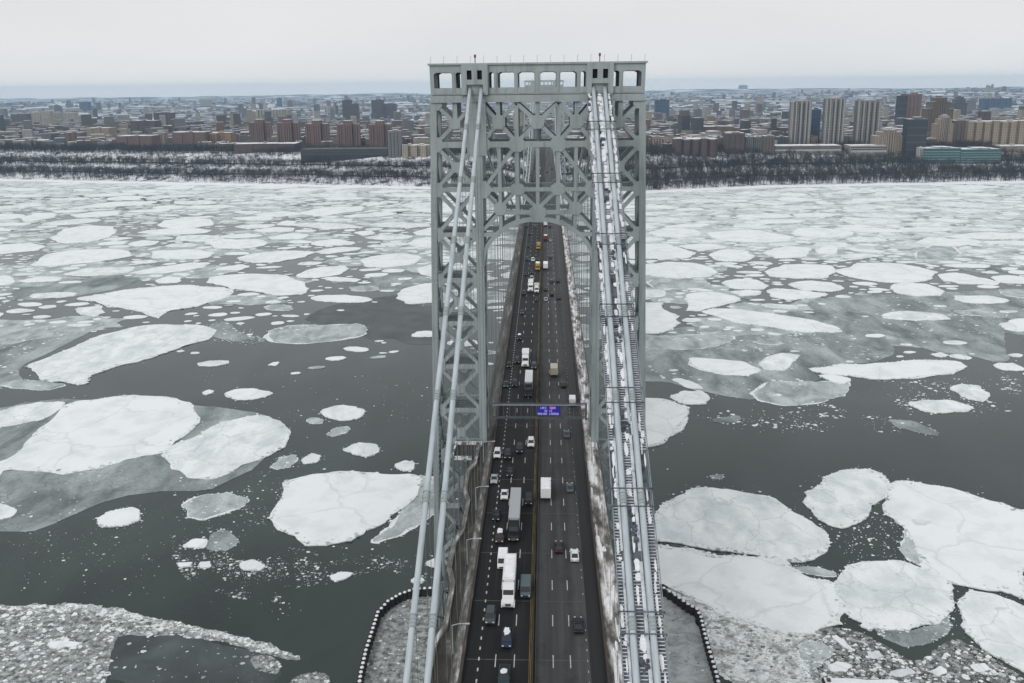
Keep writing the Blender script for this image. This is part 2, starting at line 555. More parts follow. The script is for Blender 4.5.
def rail_box(mb, x0, x1, z0, z1, ys=None, mi=None):
    ys = ys or YS
    v = []
    for y in ys:
        z = zr(y)
        v += [(x0, y, z + z0), (x1, y, z + z0), (x1, y, z + z1), (x0, y, z + z1)]
    f = []
    for i in range(len(ys) - 1):
        a, b = 4 * i, 4 * i + 4
        f += [(a + 1, b + 1, b + 2, a + 2), (a + 2, b + 2, b + 3, a + 3), (a + 3, b + 3, b, a), (a, b, b + 1, a + 1)]
    f += [(0, 1, 2, 3), tuple(len(v) - 4 + k for k in (3, 2, 1, 0))]
    mb.add(v, f, mi)


HW = 12.67
LANE = 3.08
mb = MB()
strip(mb, -HW, 0.0, 0, mi=0)
strip(mb, 0.0, 9.9, 0, mi=1)
strip(mb, 9.9, HW, 0, mi=2)
road = tag(mb.build('road', [ASPH_L, ASPH_R, ASPH_SH]), kind='structure')

mb = MB()                      # painted lines and joints, one sheet of markings on the road
y = -172.0
while y < MAIN + 200:          # lane dashes 3 m long every 12 m
    for xl in (-7.07, -3.69, 3.3, 6.4):
        z = zr(y) + 0.02
        mb.add([(xl - .09, y, z), (xl + .09, y, z), (xl + .09, y + 3.6, zr(y + 3.6) + .02), (xl - .09, y + 3.6, zr(y + 3.6) + .02)], [(0, 1, 2, 3)], 0)
    y += 12.2
y = -172.0
while y < MAIN:                # short blocks between the two kerb lanes
    z = zr(y) + 0.02
    xl = -10.1
    mb.add([(xl - .13, y, z), (xl + .13, y, z), (xl + .13, y + .95, z), (xl - .13, y + .95, z)], [(0, 1, 2, 3)], 0)
    if rng.random() < .5:
        xr = 9.5
        mb.add([(xr - .06, y, z), (xr + .06, y, z), (xr + .06, y + .6, z), (xr - .06, y + .6, z)], [(0, 1, 2, 3)], 0)
    y += 3.0
for xl in (-1.0, -0.72):
    ys_ = YS if xl < -.9 else YS
    strip(mb, xl - .07, xl + .07, 0.02, ys_, 1)
y = -170.0
k = 0
while y < MAIN:                # transverse deck joints
    z = zr(y) + 0.012
    for xa, xb in ((-HW + .2, -.9), (.6, 9.8)):
        mb.add([(xa, y, z), (xb, y, z), (xb, y + .22, z), (xa, y + .22, z)], [(0, 1, 2, 3)], 2)
    y += 18.3
mb.build('lane_markings', [PAINT_W, PAINT_Y, JOINT], road)

mb = MB()
rail_box(mb, -.55, -.15, 0.0, .35, mi=0)
rail_box(mb, -.42, -.3, .35, .85, mi=0)
rail_box(mb, .02, .2, 0.0, .8, mi=0)
mb.build('median_barrier', RUST, road)

# left walkway that widens beside the tower, right walkway under old snow
def lx(y):                     # outer edge of the left walkway, jogging around hanger platforms
    if y > -4: return -16.6
    t = (-y) % 36.6
    return -17.3 if t < 15 else -17.3 - (t - 15) / 5 * 1.4 if t < 20 else -18.7 if t < 31 else -18.7 + (t - 31) / 5.6 * 1.4


fine = sorted(set([-175.0, -2.5] + [-36.6 * k - t for k in range(5) for t in (0.0, 15, 20, 31) if -175 < -36.6 * k - t < -2.5] + [-175 + 5 * i for i in range(35)]))
fine = [q for i, q in enumerate(fine) if i == 0 or q - fine[i - 1] > .05]
mb = MB()
ysm = [0.0] + [MAIN * i / 108 for i in range(1, 109)] + [MAIN + 60, MAIN + 200]
v = []
def walk(mb, fa, fb, dz, ys, mi):
    v = []
    for y in ys: v += [(fa(y), y, zr(y) + dz), (fb(y), y, zr(y) + dz)]
    mb.add(v, [(2 * i, 2 * i + 1, 2 * i + 3, 2 * i + 2) for i in range(len(ys) - 1)], mi)
walk(mb, lx, lambda y: -14.5, .25, fine + [0.0], 0)
walk(mb, lambda y: -14.5, lambda y: -HW, .27, fine + [0.0], 1)
walk(mb, lambda y: -16.4, lambda y: -HW, .25, ysm, 2)
left_walk = tag(mb.build('sidewalk', [PATH, KERBSTONE, noisy('gritty_walkway', [(0.3, (0.028, 0.026, 0.024)), (0.5, (0.06, 0.056, 0.052)), (0.62, (0.12, 0.115, 0.11)), (0.72, (0.42, 0.42, 0.43))], 0.35, (1.5, 0.12, 1), rough=0.85, coord='World')]), kind='structure')
mb = MB()
for i in range(len(fine) - 1):
    a, b = fine[i], fine[i + 1]
    mb.bar((lx(a) + .15, a, zr(a) + .6), (lx(b) + .15, b, zr(b) + .55), .95, .7, (0, 0, 1))
mb.build('outer_kerb', KERBSTONE, left_walk)
mb = MB()
rail_box(mb, -HW - .5, -HW, 0, .85)
mb.build('traffic_barrier', RUST, left_walk)
mb = MB()
y = -174
while y < MAIN:
    if y < -3: mb.bar((-14.5, y, zr(y) + .2), (-14.5, y, zr(y) + 1.5), .1, .1, (0, 1, 0))
    y += 3.05
rail_box(mb, -14.54, -14.46, 1.4, 1.5, fine)
rail_box(mb, -14.53, -14.47, .8, .88, fine)
mb.build('path_railing', TRUSS, left_walk)

mb = MB()
walk(mb, lambda y: HW, lambda y: 16.8, .25, fine + ysm, 0)
right_walk = tag(mb.build('sidewalk', [DSNOW]), kind='structure')
mb = MB()
rail_box(mb, HW, HW + .45, 0, .85)
mb.build('traffic_barrier', RUST, right_walk)
mb = MB()
rail_box(mb, 16.6, 16.7, 1.1, 1.2)
rail_box(mb, 16.6, 16.7, .6, .66)
for i in range(int((MAIN + 170) / 4)):
    y = -170 + 4 * i
    mb.bar((16.65, y, zr(y) + .2), (16.65, y, zr(y) + 1.2), .12, .12, (0, 1, 0))
mb.build('path_railing', TRUSS, right_walk)
mb = MB()
r2 = random.Random(5)
y = -174
while y < 700:                 # ploughed snow ridges on the right walkway
    L = r2.uniform(3, 12)
    xa = r2.uniform(13.6, 15.9)
    w = r2.uniform(.2, .75)
    if r2.random() < .75:
        n = 9
        poly = []
        for k in range(n):
            a = 2 * math.pi * k / n
            poly.append((xa + w * math.cos(a) * r2.uniform(.6, 1), y + L / 2 + L / 2 * math.sin(a) * r2.uniform(.7, 1)))
        z0 = zr(y + L / 2) + .22
        c = (xa, y + L / 2, z0 + r2.uniform(.25, .6))
        vs_ = [(p[0], p[1], z0) for p in poly] + [c]
        mb.add(vs_, [(k, (k + 1) % n, n) for k in range(n)])
    y += L * r2.uniform(.25, .7)
tag(mb.build('snow_ridge', SNOW), kind='stuff')

# ------------------------------------------------------------------ bridge deck below the road
deck = empty('bridge_deck', (0, 0, 0))
tag(deck, 'long steel suspended bridge deck with side trusses crossing the icy river', 'bridge deck')
mb = MB()
rail_box(mb, -16.9, 16.9, -1.4, -.05)
mb.build('deck_slab', TRUSS, deck)
mb = MB()
rail_box(mb, -16.2, 16.2, -10.5, -9.8)
mb.build('lower_roadway', TRUSS, deck)
PAN = 9.145
for sx in (-1, 1):
    for y0, y1 in ((-175, -2), (13, MAIN - 13), (MAIN + 13, MAIN + 180)):
        mb = MB()
        xx = sx * 16.7
        n = max(2, round((y1 - y0) / PAN))
        st = (y1 - y0) / n
        for i in range(n):
            a, b = y0 + i * st, y0 + (i + 1) * st
            za, zb = zr(a), zr(b)
            mb.bar((xx, a, za - .9), (xx, b, zb - .9), .8, .9, (0, 0, 1))
            mb.bar((xx, a, za - 9.6), (xx, b, zb - 9.6), .8, .9, (0, 0, 1))
            mb.bar((xx, a, za - 1), (xx, a, za - 9.6), .5, .6, (1, 0, 0))
            if i % 2: mb.bar((xx, a, za - 1), (xx, b, zb - 9.4), .55, .5, (1, 0, 0))
            else: mb.bar((xx, a, za - 9.4), (xx, b, zb - 1), .55, .5, (1, 0, 0))
        mb.build('side_truss', TRUSS, deck)
# inspection platform hung outside the left truss in the near span
mb = MB()
for i in range(18):
    a, b = -172 + i * PAN, -172 + (i + 1) * PAN
    for zz in (-2.2, -8.8):
        mb.bar((-19.6, a, zr(a) + zz), (-19.6, b, zr(b) + zz), .35, .4, (0, 0, 1))
        mb.bar((-19.6, a, zr(a) + zz), (-16.7, a, zr(a) + zz), .3, .3, (0, 0, 1))
    mb.bar((-19.6, a, zr(a) - 2.2), (-19.6, b, zr(b) - 8.8), .28, .28, (1, 0, 0))
    mb.bar((-19.6, a, zr(a) - 8.8), (-19.6, b, zr(b) - 2.2), .28, .28, (1, 0, 0))
    mb.bar((-19.6, a, zr(a) - 2.2), (-19.6, a, zr(a) - 8.8), .3, .3, (1, 0, 0))
mb.build('outrigger_frame', TRUSS, deck)


# ------------------------------------------------------------------ bridge tower
def XO(z): return 27.5 + 0.040 * (184 - z)
def XI(z): return 14.3 + 0.0125 * (184 - z)
CW_O, CW_I, DEP = 1.7, 2.1, 12.5
LEV = [174.6, 164.0, 152.2, 139.9, 126.8, 113.8, 100.2, 85.7, 70.5, 55.0, 39.5, 24.0, 10.0]

tower = empty('bridge_tower', (0, 0, 8))
tag(tower, 'grey green lattice steel suspension tower nearest the camera with arch over the roadway', 'bridge tower')
TZ = -8.0      # children are written in world heights, the empty stands on the pier


def fit(p):      # design heights and widths to the surveyed ones
    a, b, c = p
    k = .929 + (1.026 - .929) * min(1.0, max(0.0, (c - 74.17) / 109.83))
    return (a * k, b, float(np.interp(c, [-6, 2, 10, 74.17, 85.7, 100.2, 113.8, 126.8, 139.9, 152.2, 164, 174.6, 184, 187], [-6, 2, 10, 75.73, 85.97, 99.15, 111.81, 124.21, 136.99, 149.28, 161.33, 172.38, 182.36, 185.5])) + TZ)


def tb(mb, name, m=STEEL, parent=tower, **kw):
    mb.v = [fit(p) for p in mb.v]
    return mb.build(name, m, parent, **kw)


def ybat(z):   # the legs spread towards the water along the bridge as well
    return 0.0


for yf in (0.0, DEP):
    fy = yf
    sgn = 1 if yf == 0 else -1
    for sx in (-1, 1):
        for fx, cw, inner in ((XO, CW_O, False), (XI, CW_I, True)):
            mb = MB()
            zt = 174.6
            for za, zb in ((10, zt),):
                def e(z):
                    return (fx(z), fx(z) + cw) if inner else (fx(z) - cw, fx(z))
                (a0, a1), (b0, b1) = e(za), e(zb)
                y0, y1 = (yf, yf + 2.2) if yf == 0 else (yf - 2.2, yf)
                P = [(sx * a0, y0, za), (sx * a1, y0, za), (sx * a1, y1, za), (sx * a0, y1, za), (sx * b0, y0, zb), (sx * b1, y0, zb), (sx * b1, y1, zb), (sx * b0, y1, zb)]
                mb.add(P, [(3, 2, 1, 0), (0, 1, 5, 4), (1, 2, 6, 5), (2, 3, 7, 6), (3, 0, 4, 7), (4, 5, 6, 7)] if sx > 0 else
                       [(0, 1, 2, 3), (4, 5, 1, 0), (5, 6, 2, 1), (6, 7, 3, 2), (7, 4, 0, 3), (7, 6, 5, 4)])
            yo = yf - .12 * sgn
            z = 24.0
            while z < (158 if True else 170):     # cover straps and hand holes up the column face
                xc = sx * (fx(z) + (cw / 2 if inner else -cw / 2))
                mb.box(xc - .36, xc + .36, min(yo, yf), max(yo, yf), z, z + .22)
                z += 1.75
            xc0, xc1 = [sx * (fx(q) + (cw / 2 if inner else -cw / 2)) for q in (12, 158)]
            for off in (-.52, .52):
                mb.bar((xc0 + off, yf - .05 * sgn, 12), (xc1 + off, yf - .05 * sgn, 158), .12, .1, (0, 1, 0))
            tb(mb, 'column')
    yc = yf + .75 * sgn
    D = 1.3
    # outer bays
    for sx in (-1, 1):
        for i in range(len(LEV) - 1):
            zt, zb = LEV[i], LEV[i + 1]
            mb = MB()
            h = 1.5 if i == 0 else 1.05
            mb.bar((sx * (XO(zb) - 1.5), yc, zb), (sx * (XI(zb) + 1.9), yc, zb), D, h, (0, 0, 1))
            tb(mb, 'strut')
            mb = MB()
            zt2, zb2 = zt - .4, zb + .4
            xo_t, xo_b = XO(zt2) - CW_O + .2, XO(zb2) - CW_O + .2
            xi_t, xi_b = XI(zt2) + CW_I - .2, XI(zb2) + CW_I - .2
            mb.bar((sx * xo_t, yc, zt2), (sx * xi_b, yc, zb2), .95, D - .2, (0, 1, 0))
            mb.bar((sx * xo_b, yc, zb2), (sx * xi_t, yc, zt2), .95, D - .24, (0, 1, 0))
            xm, zm = (xo_t + xi_t + xo_b + xi_b) / 4, (zt + zb) / 2
            q = 1.3
            gp = [(sx * xm + a * q, zm + b * q) for a, b in ((-.62, -1), (.62, -1), (1, -.62), (1, .62), (.62, 1), (-.62, 1), (-1, .62), (-1, -.62))]
            mb.plate(gp, yc - D / 2 - .05, yc + D / 2 + .05)
            for xg, zg, dx, dz in ((xo_t, zt, -1, -1), (xo_b, zb, -1, 1), (xi_t, zt, 1, -1), (xi_b, zb, 1, 1)):
                mb.plate([(sx * xg, zg), (sx * (xg + dx * 1.7), zg), (sx * (xg + dx * 1.7), zg + dz * .8), (sx * (xg + dx * .7), zg + dz * 1.9), (sx * xg, zg + dz * 1.9)],
                         yc - D / 2 - .03, yc + D / 2 + .03)
            if i == 0:
                mb.bar((sx * xm, yc, zt), (sx * xm, yc, zm), 1.2, D - .3, (0, 1, 0))
            tb(mb, 'cross_brace')
    # middle bay above the roadway
    def node(mb, x, z, w=1.7, h=1.6):
        mb.plate([(x - w, z - h * .5), (x - w * .55, z - h), (x + w * .55, z - h), (x + w, z - h * .5), (x + w, z + h * .5), (x + w * .55, z + h), (x - w * .55, z + h), (x - w, z + h * .5)],
                 yc - D / 2 - .06, yc + D / 2 + .06)
    zA, zB, zD = 164.0, 152.2, 146.0
    for zz, h, x in ((zA, 1.5, 14.6), (zB, 1.0, 14.8), (zD, 1.1, 10.6)):
        mb = MB()
        mb.bar((-x, yc, zz), (x, yc, zz), D, h, (0, 0, 1))
        tb(mb, 'strut')
    for xa, xb in ((-14.4, -5.5), (-5.5, 5.5), (5.5, 14.4)):
        mb = MB()
        xm, zm = (xa + xb) / 2, 169.6
        if xm < -1: xm = -10.2
        if xm > 1: xm = 10.2
        for x in (xa, xb):
            mb.bar((x, yc, 174.4), (xm, yc, zm), 1.0, D - .2, (0, 1, 0))
            mb.bar((x, yc, zA + .5), (xm, yc, zm), 1.0, D - .22, (0, 1, 0))
        mb.bar((xm, yc, 174.6), (xm, yc, zm), 1.05, D - .3, (0, 1, 0))
        node(mb, xm, zm, 1.75, 1.7)
        tb(mb, 'cross_brace')
    for x, z1, z0 in ((-5.5, 174.6, zD), (5.5, 174.6, zD), (-10.2, zA, 140.6), (10.2, zA, 140.6), (0, zA, zD), (-5.5, zD, 143.2), (5.5, zD, 143.2)):
        mb = MB()
        mb.bar((x, yc, z1), (x, yc, z0), .95 if abs(x) > 8 or x == 0 else 1.1, D - .34, (0, 1, 0))
        tb(mb, 'vertical_post')
    for sx in (-1, 1):
        for p, q in (((5.5, zA), (14.5, zB + .3)), ((5.5, zB), (10.2, 147.2)), ((14.7, zB), (10.2, 147.2)), ((5.5, zB), (0, 147.0)), ((10.2, 146.2), (15.0, 141.2)),
                     ((10.2, 147), (14.8, 151.6))):
            mb = MB()
            mb.bar((sx * p[0], yc, p[1]), (sx * q[0], yc, q[1]), .95, D - .26, (0, 1, 0))
            tb(mb, 'diagonal_brace')
        mb = MB()
        mb.bar((sx * 14.9, yc, 139.9), (sx * 10.6, yc, 139.9), D - .1, 1.1, (0, 0, 1))
        tb(mb, 'strut')
        for x, z, w, h in ((5.5, zA, 2.0, 1.9), (10.2, 147.0, 1.7, 1.7), (5.5, zB, 1.9, 1.5)):
            mb = MB()
            node(mb, sx * x, z, w, h)
            tb(mb, 'gusset_plate')
        for z, dz in ((zA, 1), (zA, -1), (zB, 1), (zB, -1)):
            mb = MB()
            x = XI(z) + .1
            mb.plate([(sx * x, z), (sx * (x - 2.1), z), (sx * (x - 2.1), z + dz * .8), (sx * (x - .8), z + dz * 2.3), (sx * x, z + dz * 2.3)], yc - D / 2 - .04, yc + D / 2 + .04)
            tb(mb, 'gusset_plate')
    mb = MB()
    node(mb, 0, 146.0, 2.3, 1.6)
    mb.plate([(-1.6, 145.5), (1.6, 145.5), (1.7, 143.3), (-1.7, 143.3)], yc - D / 2 - .05, yc + D / 2 + .05)
    tb(mb, 'gusset_plate')
    # the arch
    mb = MB()
    n = 28
    for k in range(n):
        t0, t1 = math.pi * k / n, math.pi * (k + 1) / n
        pts = []
        for t, a, b in ((t0, 15.05, 12.8), (t1, 15.05, 12.8), (t1, 16.2, 14.0), (t0, 16.2, 14.0)):
            x = a * math.cos(t)
            pts.append((max(-15.3, min(15.3, x)), 130.8 + b * math.sin(t)))
        mb.plate(pts, yc - D / 2 - .1, yc + D / 2 + .1)
    tb(mb, 'arch')

# members along the bridge between the two faces
for sx in (-1, 1):
    for fx, off in ((XO, -.8), (XI, .9)):
        for i in range(len(LEV) - 1):
            zt, zb = LEV[i], LEV[i + 1]
            mb = MB()
            xt, xb = sx * (fx(zt) + off), sx * (fx(zb) + off)
            mb.bar((xb, 1.5, zb), (xb, DEP - 1.5, zb), .8, .9, (0, 0, 1))
            mb.bar((xt, 1.6, zt - .3), (xb, DEP - 1.6, zb + .3), .6, .7, (1, 0, 0))
            mb.bar((xb, 1.6, zb + .3), (xt, DEP - 1.6, zt - .3), .6, .66, (1, 0, 0))
            tb(mb, 'side_brace', STEEL_SHADED)
for z in LEV[1:4]:
    for x in (-5.5, 0, 5.5):
        if z < 150: continue
        mb = MB()
        mb.bar((x, 1.4, z), (x, DEP - 1.4, z), .8, .9, (0, 0, 1))
        tb(mb, 'floor_strut', STEEL_SHADED)
for sx in (-1, 1):             # louvred floors inside the legs
    for z in LEV[3:8]:
        mb = MB()
        for k in range(6):
            mb.bar((sx * (XI(z) + 2), 1.8 + k * 1.5, z - .2), (sx * (XO(z) - 1.7), 1.8 + k * 1.5, z - .2), .5, .5, (0, 0, 1))
        tb(mb, 'floor_strut', STEEL_SHADED)

# crown gallery
OPEN = [(-26.5, -21.9), (-20.9, -19.3), (-12.4, -11.1), (-10.1, -5.9), (-4.9, -.75), (.75, 4.9), (5.9, 10.1), (11.1, 12.4), (19.3, 20.9), (21.9, 26.5)]
for yf, y2 in ((0.0, .7), (DEP - .7, DEP)):
    mb = MB()
    mb.box(-27.6, 27.6, yf - (.35 if yf == 0 else 0), y2 + (.35 if yf else 0), 174.6, 176.3)
    tb(mb, 'crown_beam')
    mb = MB()
    mb.box(-27.5, 27.5, yf, y2, 176.45, 178.1)
    mb.box(-27.5, 27.5, yf, y2, 181.85, 183.6)
    xs_ = [-27.5] + [v_ for o in OPEN for v_ in o] + [27.5]
    for a, b in zip(xs_[::2], xs_[1::2]):
        mb.box(a, b, yf + .002, y2 - .002, 178.1, 181.85)
    for a, b in OPEN:
        c = min(.7, (b - a) * .25)
        mb.plate([(a, 181.85), (a + c, 181.85), (a, 181.45)], yf + .01, y2 - .01)
        mb.plate([(b, 181.85), (b - c, 181.85), (b, 181.45)], yf + .01, y2 - .01)
        yy = yf - .12 if yf == 0 else y2
        mb.box(a - .1, b + .1, yy, yy + .12, 176.7, 177.75)
    for x in (-21.4, -10.6, -5.4, 0, 5.4, 10.6, 21.4):
        yy = yf - .15 if yf == 0 else y2
        mb.box(x - .22, x + .22, yy, yy + .15, 176.45, 182)
    tb(mb, 'gallery_wall')
mb = MB()
mb.box(-27.9, 27.9, -.4, DEP + .4, 183.6, 184.05)
tb(mb, 'roof')
mb = MB()
mb.box(-27.4, 27.4, .4, DEP - .4, 176.3, 176.45)
tb(mb, 'gallery_floor', STEEL_SHADED)
for sx in (-1, 1):
    mb = MB()
    mb.box(min(sx * 26.9, sx * 27.5), max(sx * 26.9, sx * 27.5), .7, DEP - .7, 176.45, 183.6)
    tb(mb, 'end_wall')
    for xa in (21.4, 10.6):
        mb = MB()
        x = sx * xa
        mb.box(x - .5, x + .5, 3.2, DEP - 3.2, 176.45, 183.6)
        tb(mb, 'interior_pier', STEEL_SHADED)
    mb = MB()                  # cable saddle housing with two dark windows
    x0, x1 = sorted((sx * 12.6, sx * 19.4))
    c = sx * 16.0
    for a, b, z0, z1 in ((x0, x1, 182.3, 183.75), (x0, x1, 178.9, 180.1), (x0, c - 1.95, 180.1, 182.3), (c - .7, c + .7, 180.1, 182.3), (c + 1.95, x1, 180.1, 182.3),
                         (x0, c - 2.1, 176.4, 178.9), (c + 2.1, x1, 176.4, 178.9)):
        mb.box(a, b, -.9, .3, z0, z1)
    mb.box(x0 + .1, x1 - .1, .3, 9.5, 176.4, 183.5)
    hs = tb(mb, 'saddle_housing')
    for dx in (-1.32, 1.32):
        mb = MB()
        mb.box(c + dx - .62, c + dx + .62, -.35, .28, 180.1, 182.3)
        mb.v = [fit(p) for p in mb.v]
        mb.build('window', DARK, hs)
    mb = MB()                  # plate panel that hangs behind the cables
    x0, x1 = sorted((sx * 13.4, sx * 18.6))
    mb.box(x0, x1, -.16, .1, 161.2, 174.55)
    for xx in (x0 + .25, x0 + 1.7, x1 - 1.7, x1 - .25):
        mb.box(xx - .2, xx + .2, -.3, -.16, 161.2, 174.55)
    for k in range(9):
        mb.box(x0 + .5, x1 - .5, -.24, -.162, 162 + k * 1.4, 162.25 + k * 1.4)
    tb(mb, 'cable_shroud')
    mb = MB()
    mb.tube([(sx * 16.0, 3, 184), (sx * 16.0, 3, 185.4)], .12, 8)
    mb.tube([(sx * 16.0, 3, 185.4), (sx * 16.0, 3, 186.2)], .28, 8)
    tb(mb, 'beacon_lamp', mat('red_beacon', (0.16, 0.03, 0.025), 0.4))
for k in range(17):
    mb = MB()
    x = -27.2 + k * 3.4
    mb.tube([(x, .3, 184), (x, .3, 185.6)], .05, 6)
    mb.tube([(x, .3, 185.6), (x + .3, .3, 185.75)], .05, 6)
    tb(mb, 'lamp_post', STEEL)
mb = MB()
mb.tube([(0, 5, 169.0), (0, 5, 164.8)], .95, 16)
tb(mb, 'flag_housing', STEEL)
for sx in (-1, 1):
    mb = MB()
    a, b = sorted((sx * 12.5, sx * 34.5))
    mb.box(a, b, -6, 17, -6, 2.0)
    tb(mb, 'pier', CONC)

far_tower = copy_tree(tower)
far_tower.location = (0, MAIN, 8)
far_tower.rotation_euler = (0, 0, math.pi)
far_tower['label'] = 'distant second lattice suspension tower seen through the near tower at the far shore'

# platform that carries the walkway around the left tower leg
plat = empty('walkway_platform', (-19.4, -7.2, zr(-8)))
tag(plat, 'brown planked walkway platform with snowy rim in front of the left tower leg', 'platform')
mb = MB()
mb.box(-4.1, 3.2, -4.2, 5.2, .05, .35)
mb.build('planking', PATH, plat)
mb = MB()
mb.box(-4.1, 3.2, 5.2, 5.6, .35, 1.3)
mb.box(-4.5, -4.1, -4.2, 5.6, .1, 1.2)
mb.box(-4.1, 1.0, -4.7, -4.2, .1, 1.1)
mb.build('rim', SNOWPATCH, plat)
for x in (-4, -2.6, -1.2, .2):
    for yy in (-4.3, 5):
        mb = MB()
        mb.bar((x, yy, 0), (x, yy, -8.5), .25, .25, (0, 1, 0))
        mb.build('support_leg', TRUSS, plat)


# ------------------------------------------------------------------ main cables
CT, SL = 175.9, 0.632


def zc(y):
    if y <= 0: return CT + SL * y
    if y <= MAIN: return CT - 92.5 * (1 - ((y - MAIN / 2) / (MAIN / 2)) ** 2)
    return CT - SL * (y - MAIN)


CABLE_LABELS = {(-1, -1): 'outermost of the two bare pale main cables running up the left side', (-1, 1): 'inner of the two bare pale main cables beside the left walkway',
                (1, -1): 'inner main cable over the snowy service platform on the right', (1, 1): 'outermost main cable above the snowy service platform on the right'}
BAND_Y = [-15.0 - 17.6 * i for i in range(9)]
for sx in (-1, 1):
    for s2 in (-1, 1):
        x = sx * 16.15 + s2 * 1.48
        key = (sx, s2 if sx > 0 else s2)
        root = empty('main_cable', (x, 0, CT))
        tag(root, CABLE_LABELS[key], 'bridge cable', 'main suspension cables')
        mb = MB()
        pts = [(0, y, zc(y) - CT) for y in [-172 + 8 * i for i in range(21)] + [-4]] + [(0, .5, .3)]
        mb.tube(pts, .5, 16)
        mb.build('cable', CABLE, root, smooth=True)
        mb = MB()
        pts = [(0, 10.5, 0)] + [(0, MAIN * i / 60, zc(MAIN * i / 60) - CT) for i in range(1, 60)] + [(0, MAIN - 10.5, 0)]
        mb.tube(pts, .46, 10)
        mb.build('cable', CABLE, root, smooth=True)
        for y in BAND_Y:
            for part in (0,):
                mb = MB()
                d = Vector((0, 1, SL)).normalized()
                c = Vector((0, y, zc(y) - CT))
                mb.tube([c - d * .95, c + d * .95], .56, 16)
                for e_ in (-.95, -.3, .3, .95):
                    mb.tube([c + d * (e_ - .07), c + d * (e_ + .07)], .65, 16)
                mb.build('cable_band', BAND, root)
                if zc(y) > zr(y) + 3:
                    mb = MB()
                    for dx in (-.42, .42):
                        mb.tube([(dx, y, zc(y) - CT), (dx, y, zr(y) - 1 - CT)], .045, 6)
                    mb.build('suspender', ROPE, root)
        for i in range(1, 58):
            y = 18.4 * i
            if y > MAIN - 10: break
            mb = MB()
            for dx in (-.42, .42):
                mb.tube([(dx, y, zc(y) - CT), (dx, y, zr(y) - 1 - CT)], .05, 5, caps=False)
            mb.build('suspender', ROPE, root)

# service platform (catwalk) under the right-hand cable pair
cat = empty('cable_catwalk', (16.15, 0, CT))
tag(cat, 'long snow patched steel service catwalk slung around the right pair of cables', 'catwalk')
GRATE = noisy('galvanised_grating', [(0.3, (0.16, 0.19, 0.22)), (0.7, (0.30, 0.34, 0.38))], 0.9, rough=0.55)
GRATE_D = noisy('catwalk_floor_steel', [(0.35, (0.03, 0.036, 0.042)), (0.6, (0.13, 0.15, 0.175))], 0.9, rough=0.6)
TANG = Vector((0, 1, SL)).normalized()
NRM = Vector((0, -SL, 1)).normalized()
def cp(x, y, off): return Vector((x, y, zc(y) - CT)) + NRM * off
cy = [-168 + 7 * i for i in range(24)] + [-2]
mb = MB()
for x0, x1 in ((-3.15, -2.05), (-.75, .75), (2.05, 3.15)):
    for a, b in zip(cy, cy[1:]):
        mb.add([cp(x0, a, -.9), cp(x1, a, -.9), cp(x1, b, -.9), cp(x0, b, -.9), cp(x0, a, -1.0), cp(x1, a, -1.0), cp(x1, b, -1.0), cp(x0, b, -1.0)],
               [(0, 1, 2, 3), (7, 6, 5, 4), (0, 4, 5, 1), (2, 6, 7, 3), (1, 5, 6, 2), (3, 7, 4, 0)])
mb.build('walkway_floor', GRATE_D, cat)
for x in (-3.15, -2.0, -.8, .8, 2.0, 3.15):
    mb = MB()
    mb.tube([cp(x, a, -.75) for a in cy], .07, 6)
    mb.build('stringer', GRATE, cat)
for x in (-3.3, 3.3):
    mb = MB()
    for off in (-.3, .25):
        mb.tube([cp(x, a, off) for a in cy], .045, 6)
    for i in range(56):
        y = -167 + 3 * i
        mb.bar(cp(x, y, -1), cp(x, y, .3), .09, .09, (0, 1, 0))
    mb.build('side_rail', GRATE, cat)
TRAY = noisy('pale_cable_tray', [(0.36, (0.16, 0.19, 0.22)), (0.44, (0.48, 0.52, 0.57)), (0.6, (0.68, 0.71, 0.75))], 0.4, rough=.7)
for x0, x1 in ((-2.38, -2.02), (.36, .86)):
    for a, b in ((-168, -112), (-110.5, -92), (-90, -70.5), (-68.5, -52), (-50, -3)):
        mb = MB()
        mb.add([cp(x0, a, -.62), cp(x1, a, -.62), cp(x1, b, -.62), cp(x0, b, -.62), cp(x0, a, -.8), cp(x1, a, -.8), cp(x1, b, -.8), cp(x0, b, -.8)],
               [(0, 1, 2, 3), (7, 6, 5, 4), (0, 4, 5, 1), (2, 6, 7, 3), (1, 5, 6, 2), (3, 7, 4, 0)])
        mb.build('cable_tray', TRAY, cat)
for x0, x1 in ((-3.1, -2.42), (-.75, .3), (2.1, 3.1)):
    mb = MB()
    y = -168.0
    while y < -3:
        seg = int((y + 168) // 9.15)
        if (seg * 7 + int(x0 * 3)) % 5 != 0:
            c = cp((x0 + x1) / 2, y, -.82)
            mb.bar(cp(x0, y, -.80), cp(x1, y, -.80), .22, .10, TANG)
        y += .46
    mb.build('tread_grating', noisy('snowy_treads', [(0.32, (0.28, 0.31, 0.35)), (0.48, (0.72, 0.74, 0.78))], 0.6, rough=0.8), cat)
r3 = random.Random(21)
mb = MB()
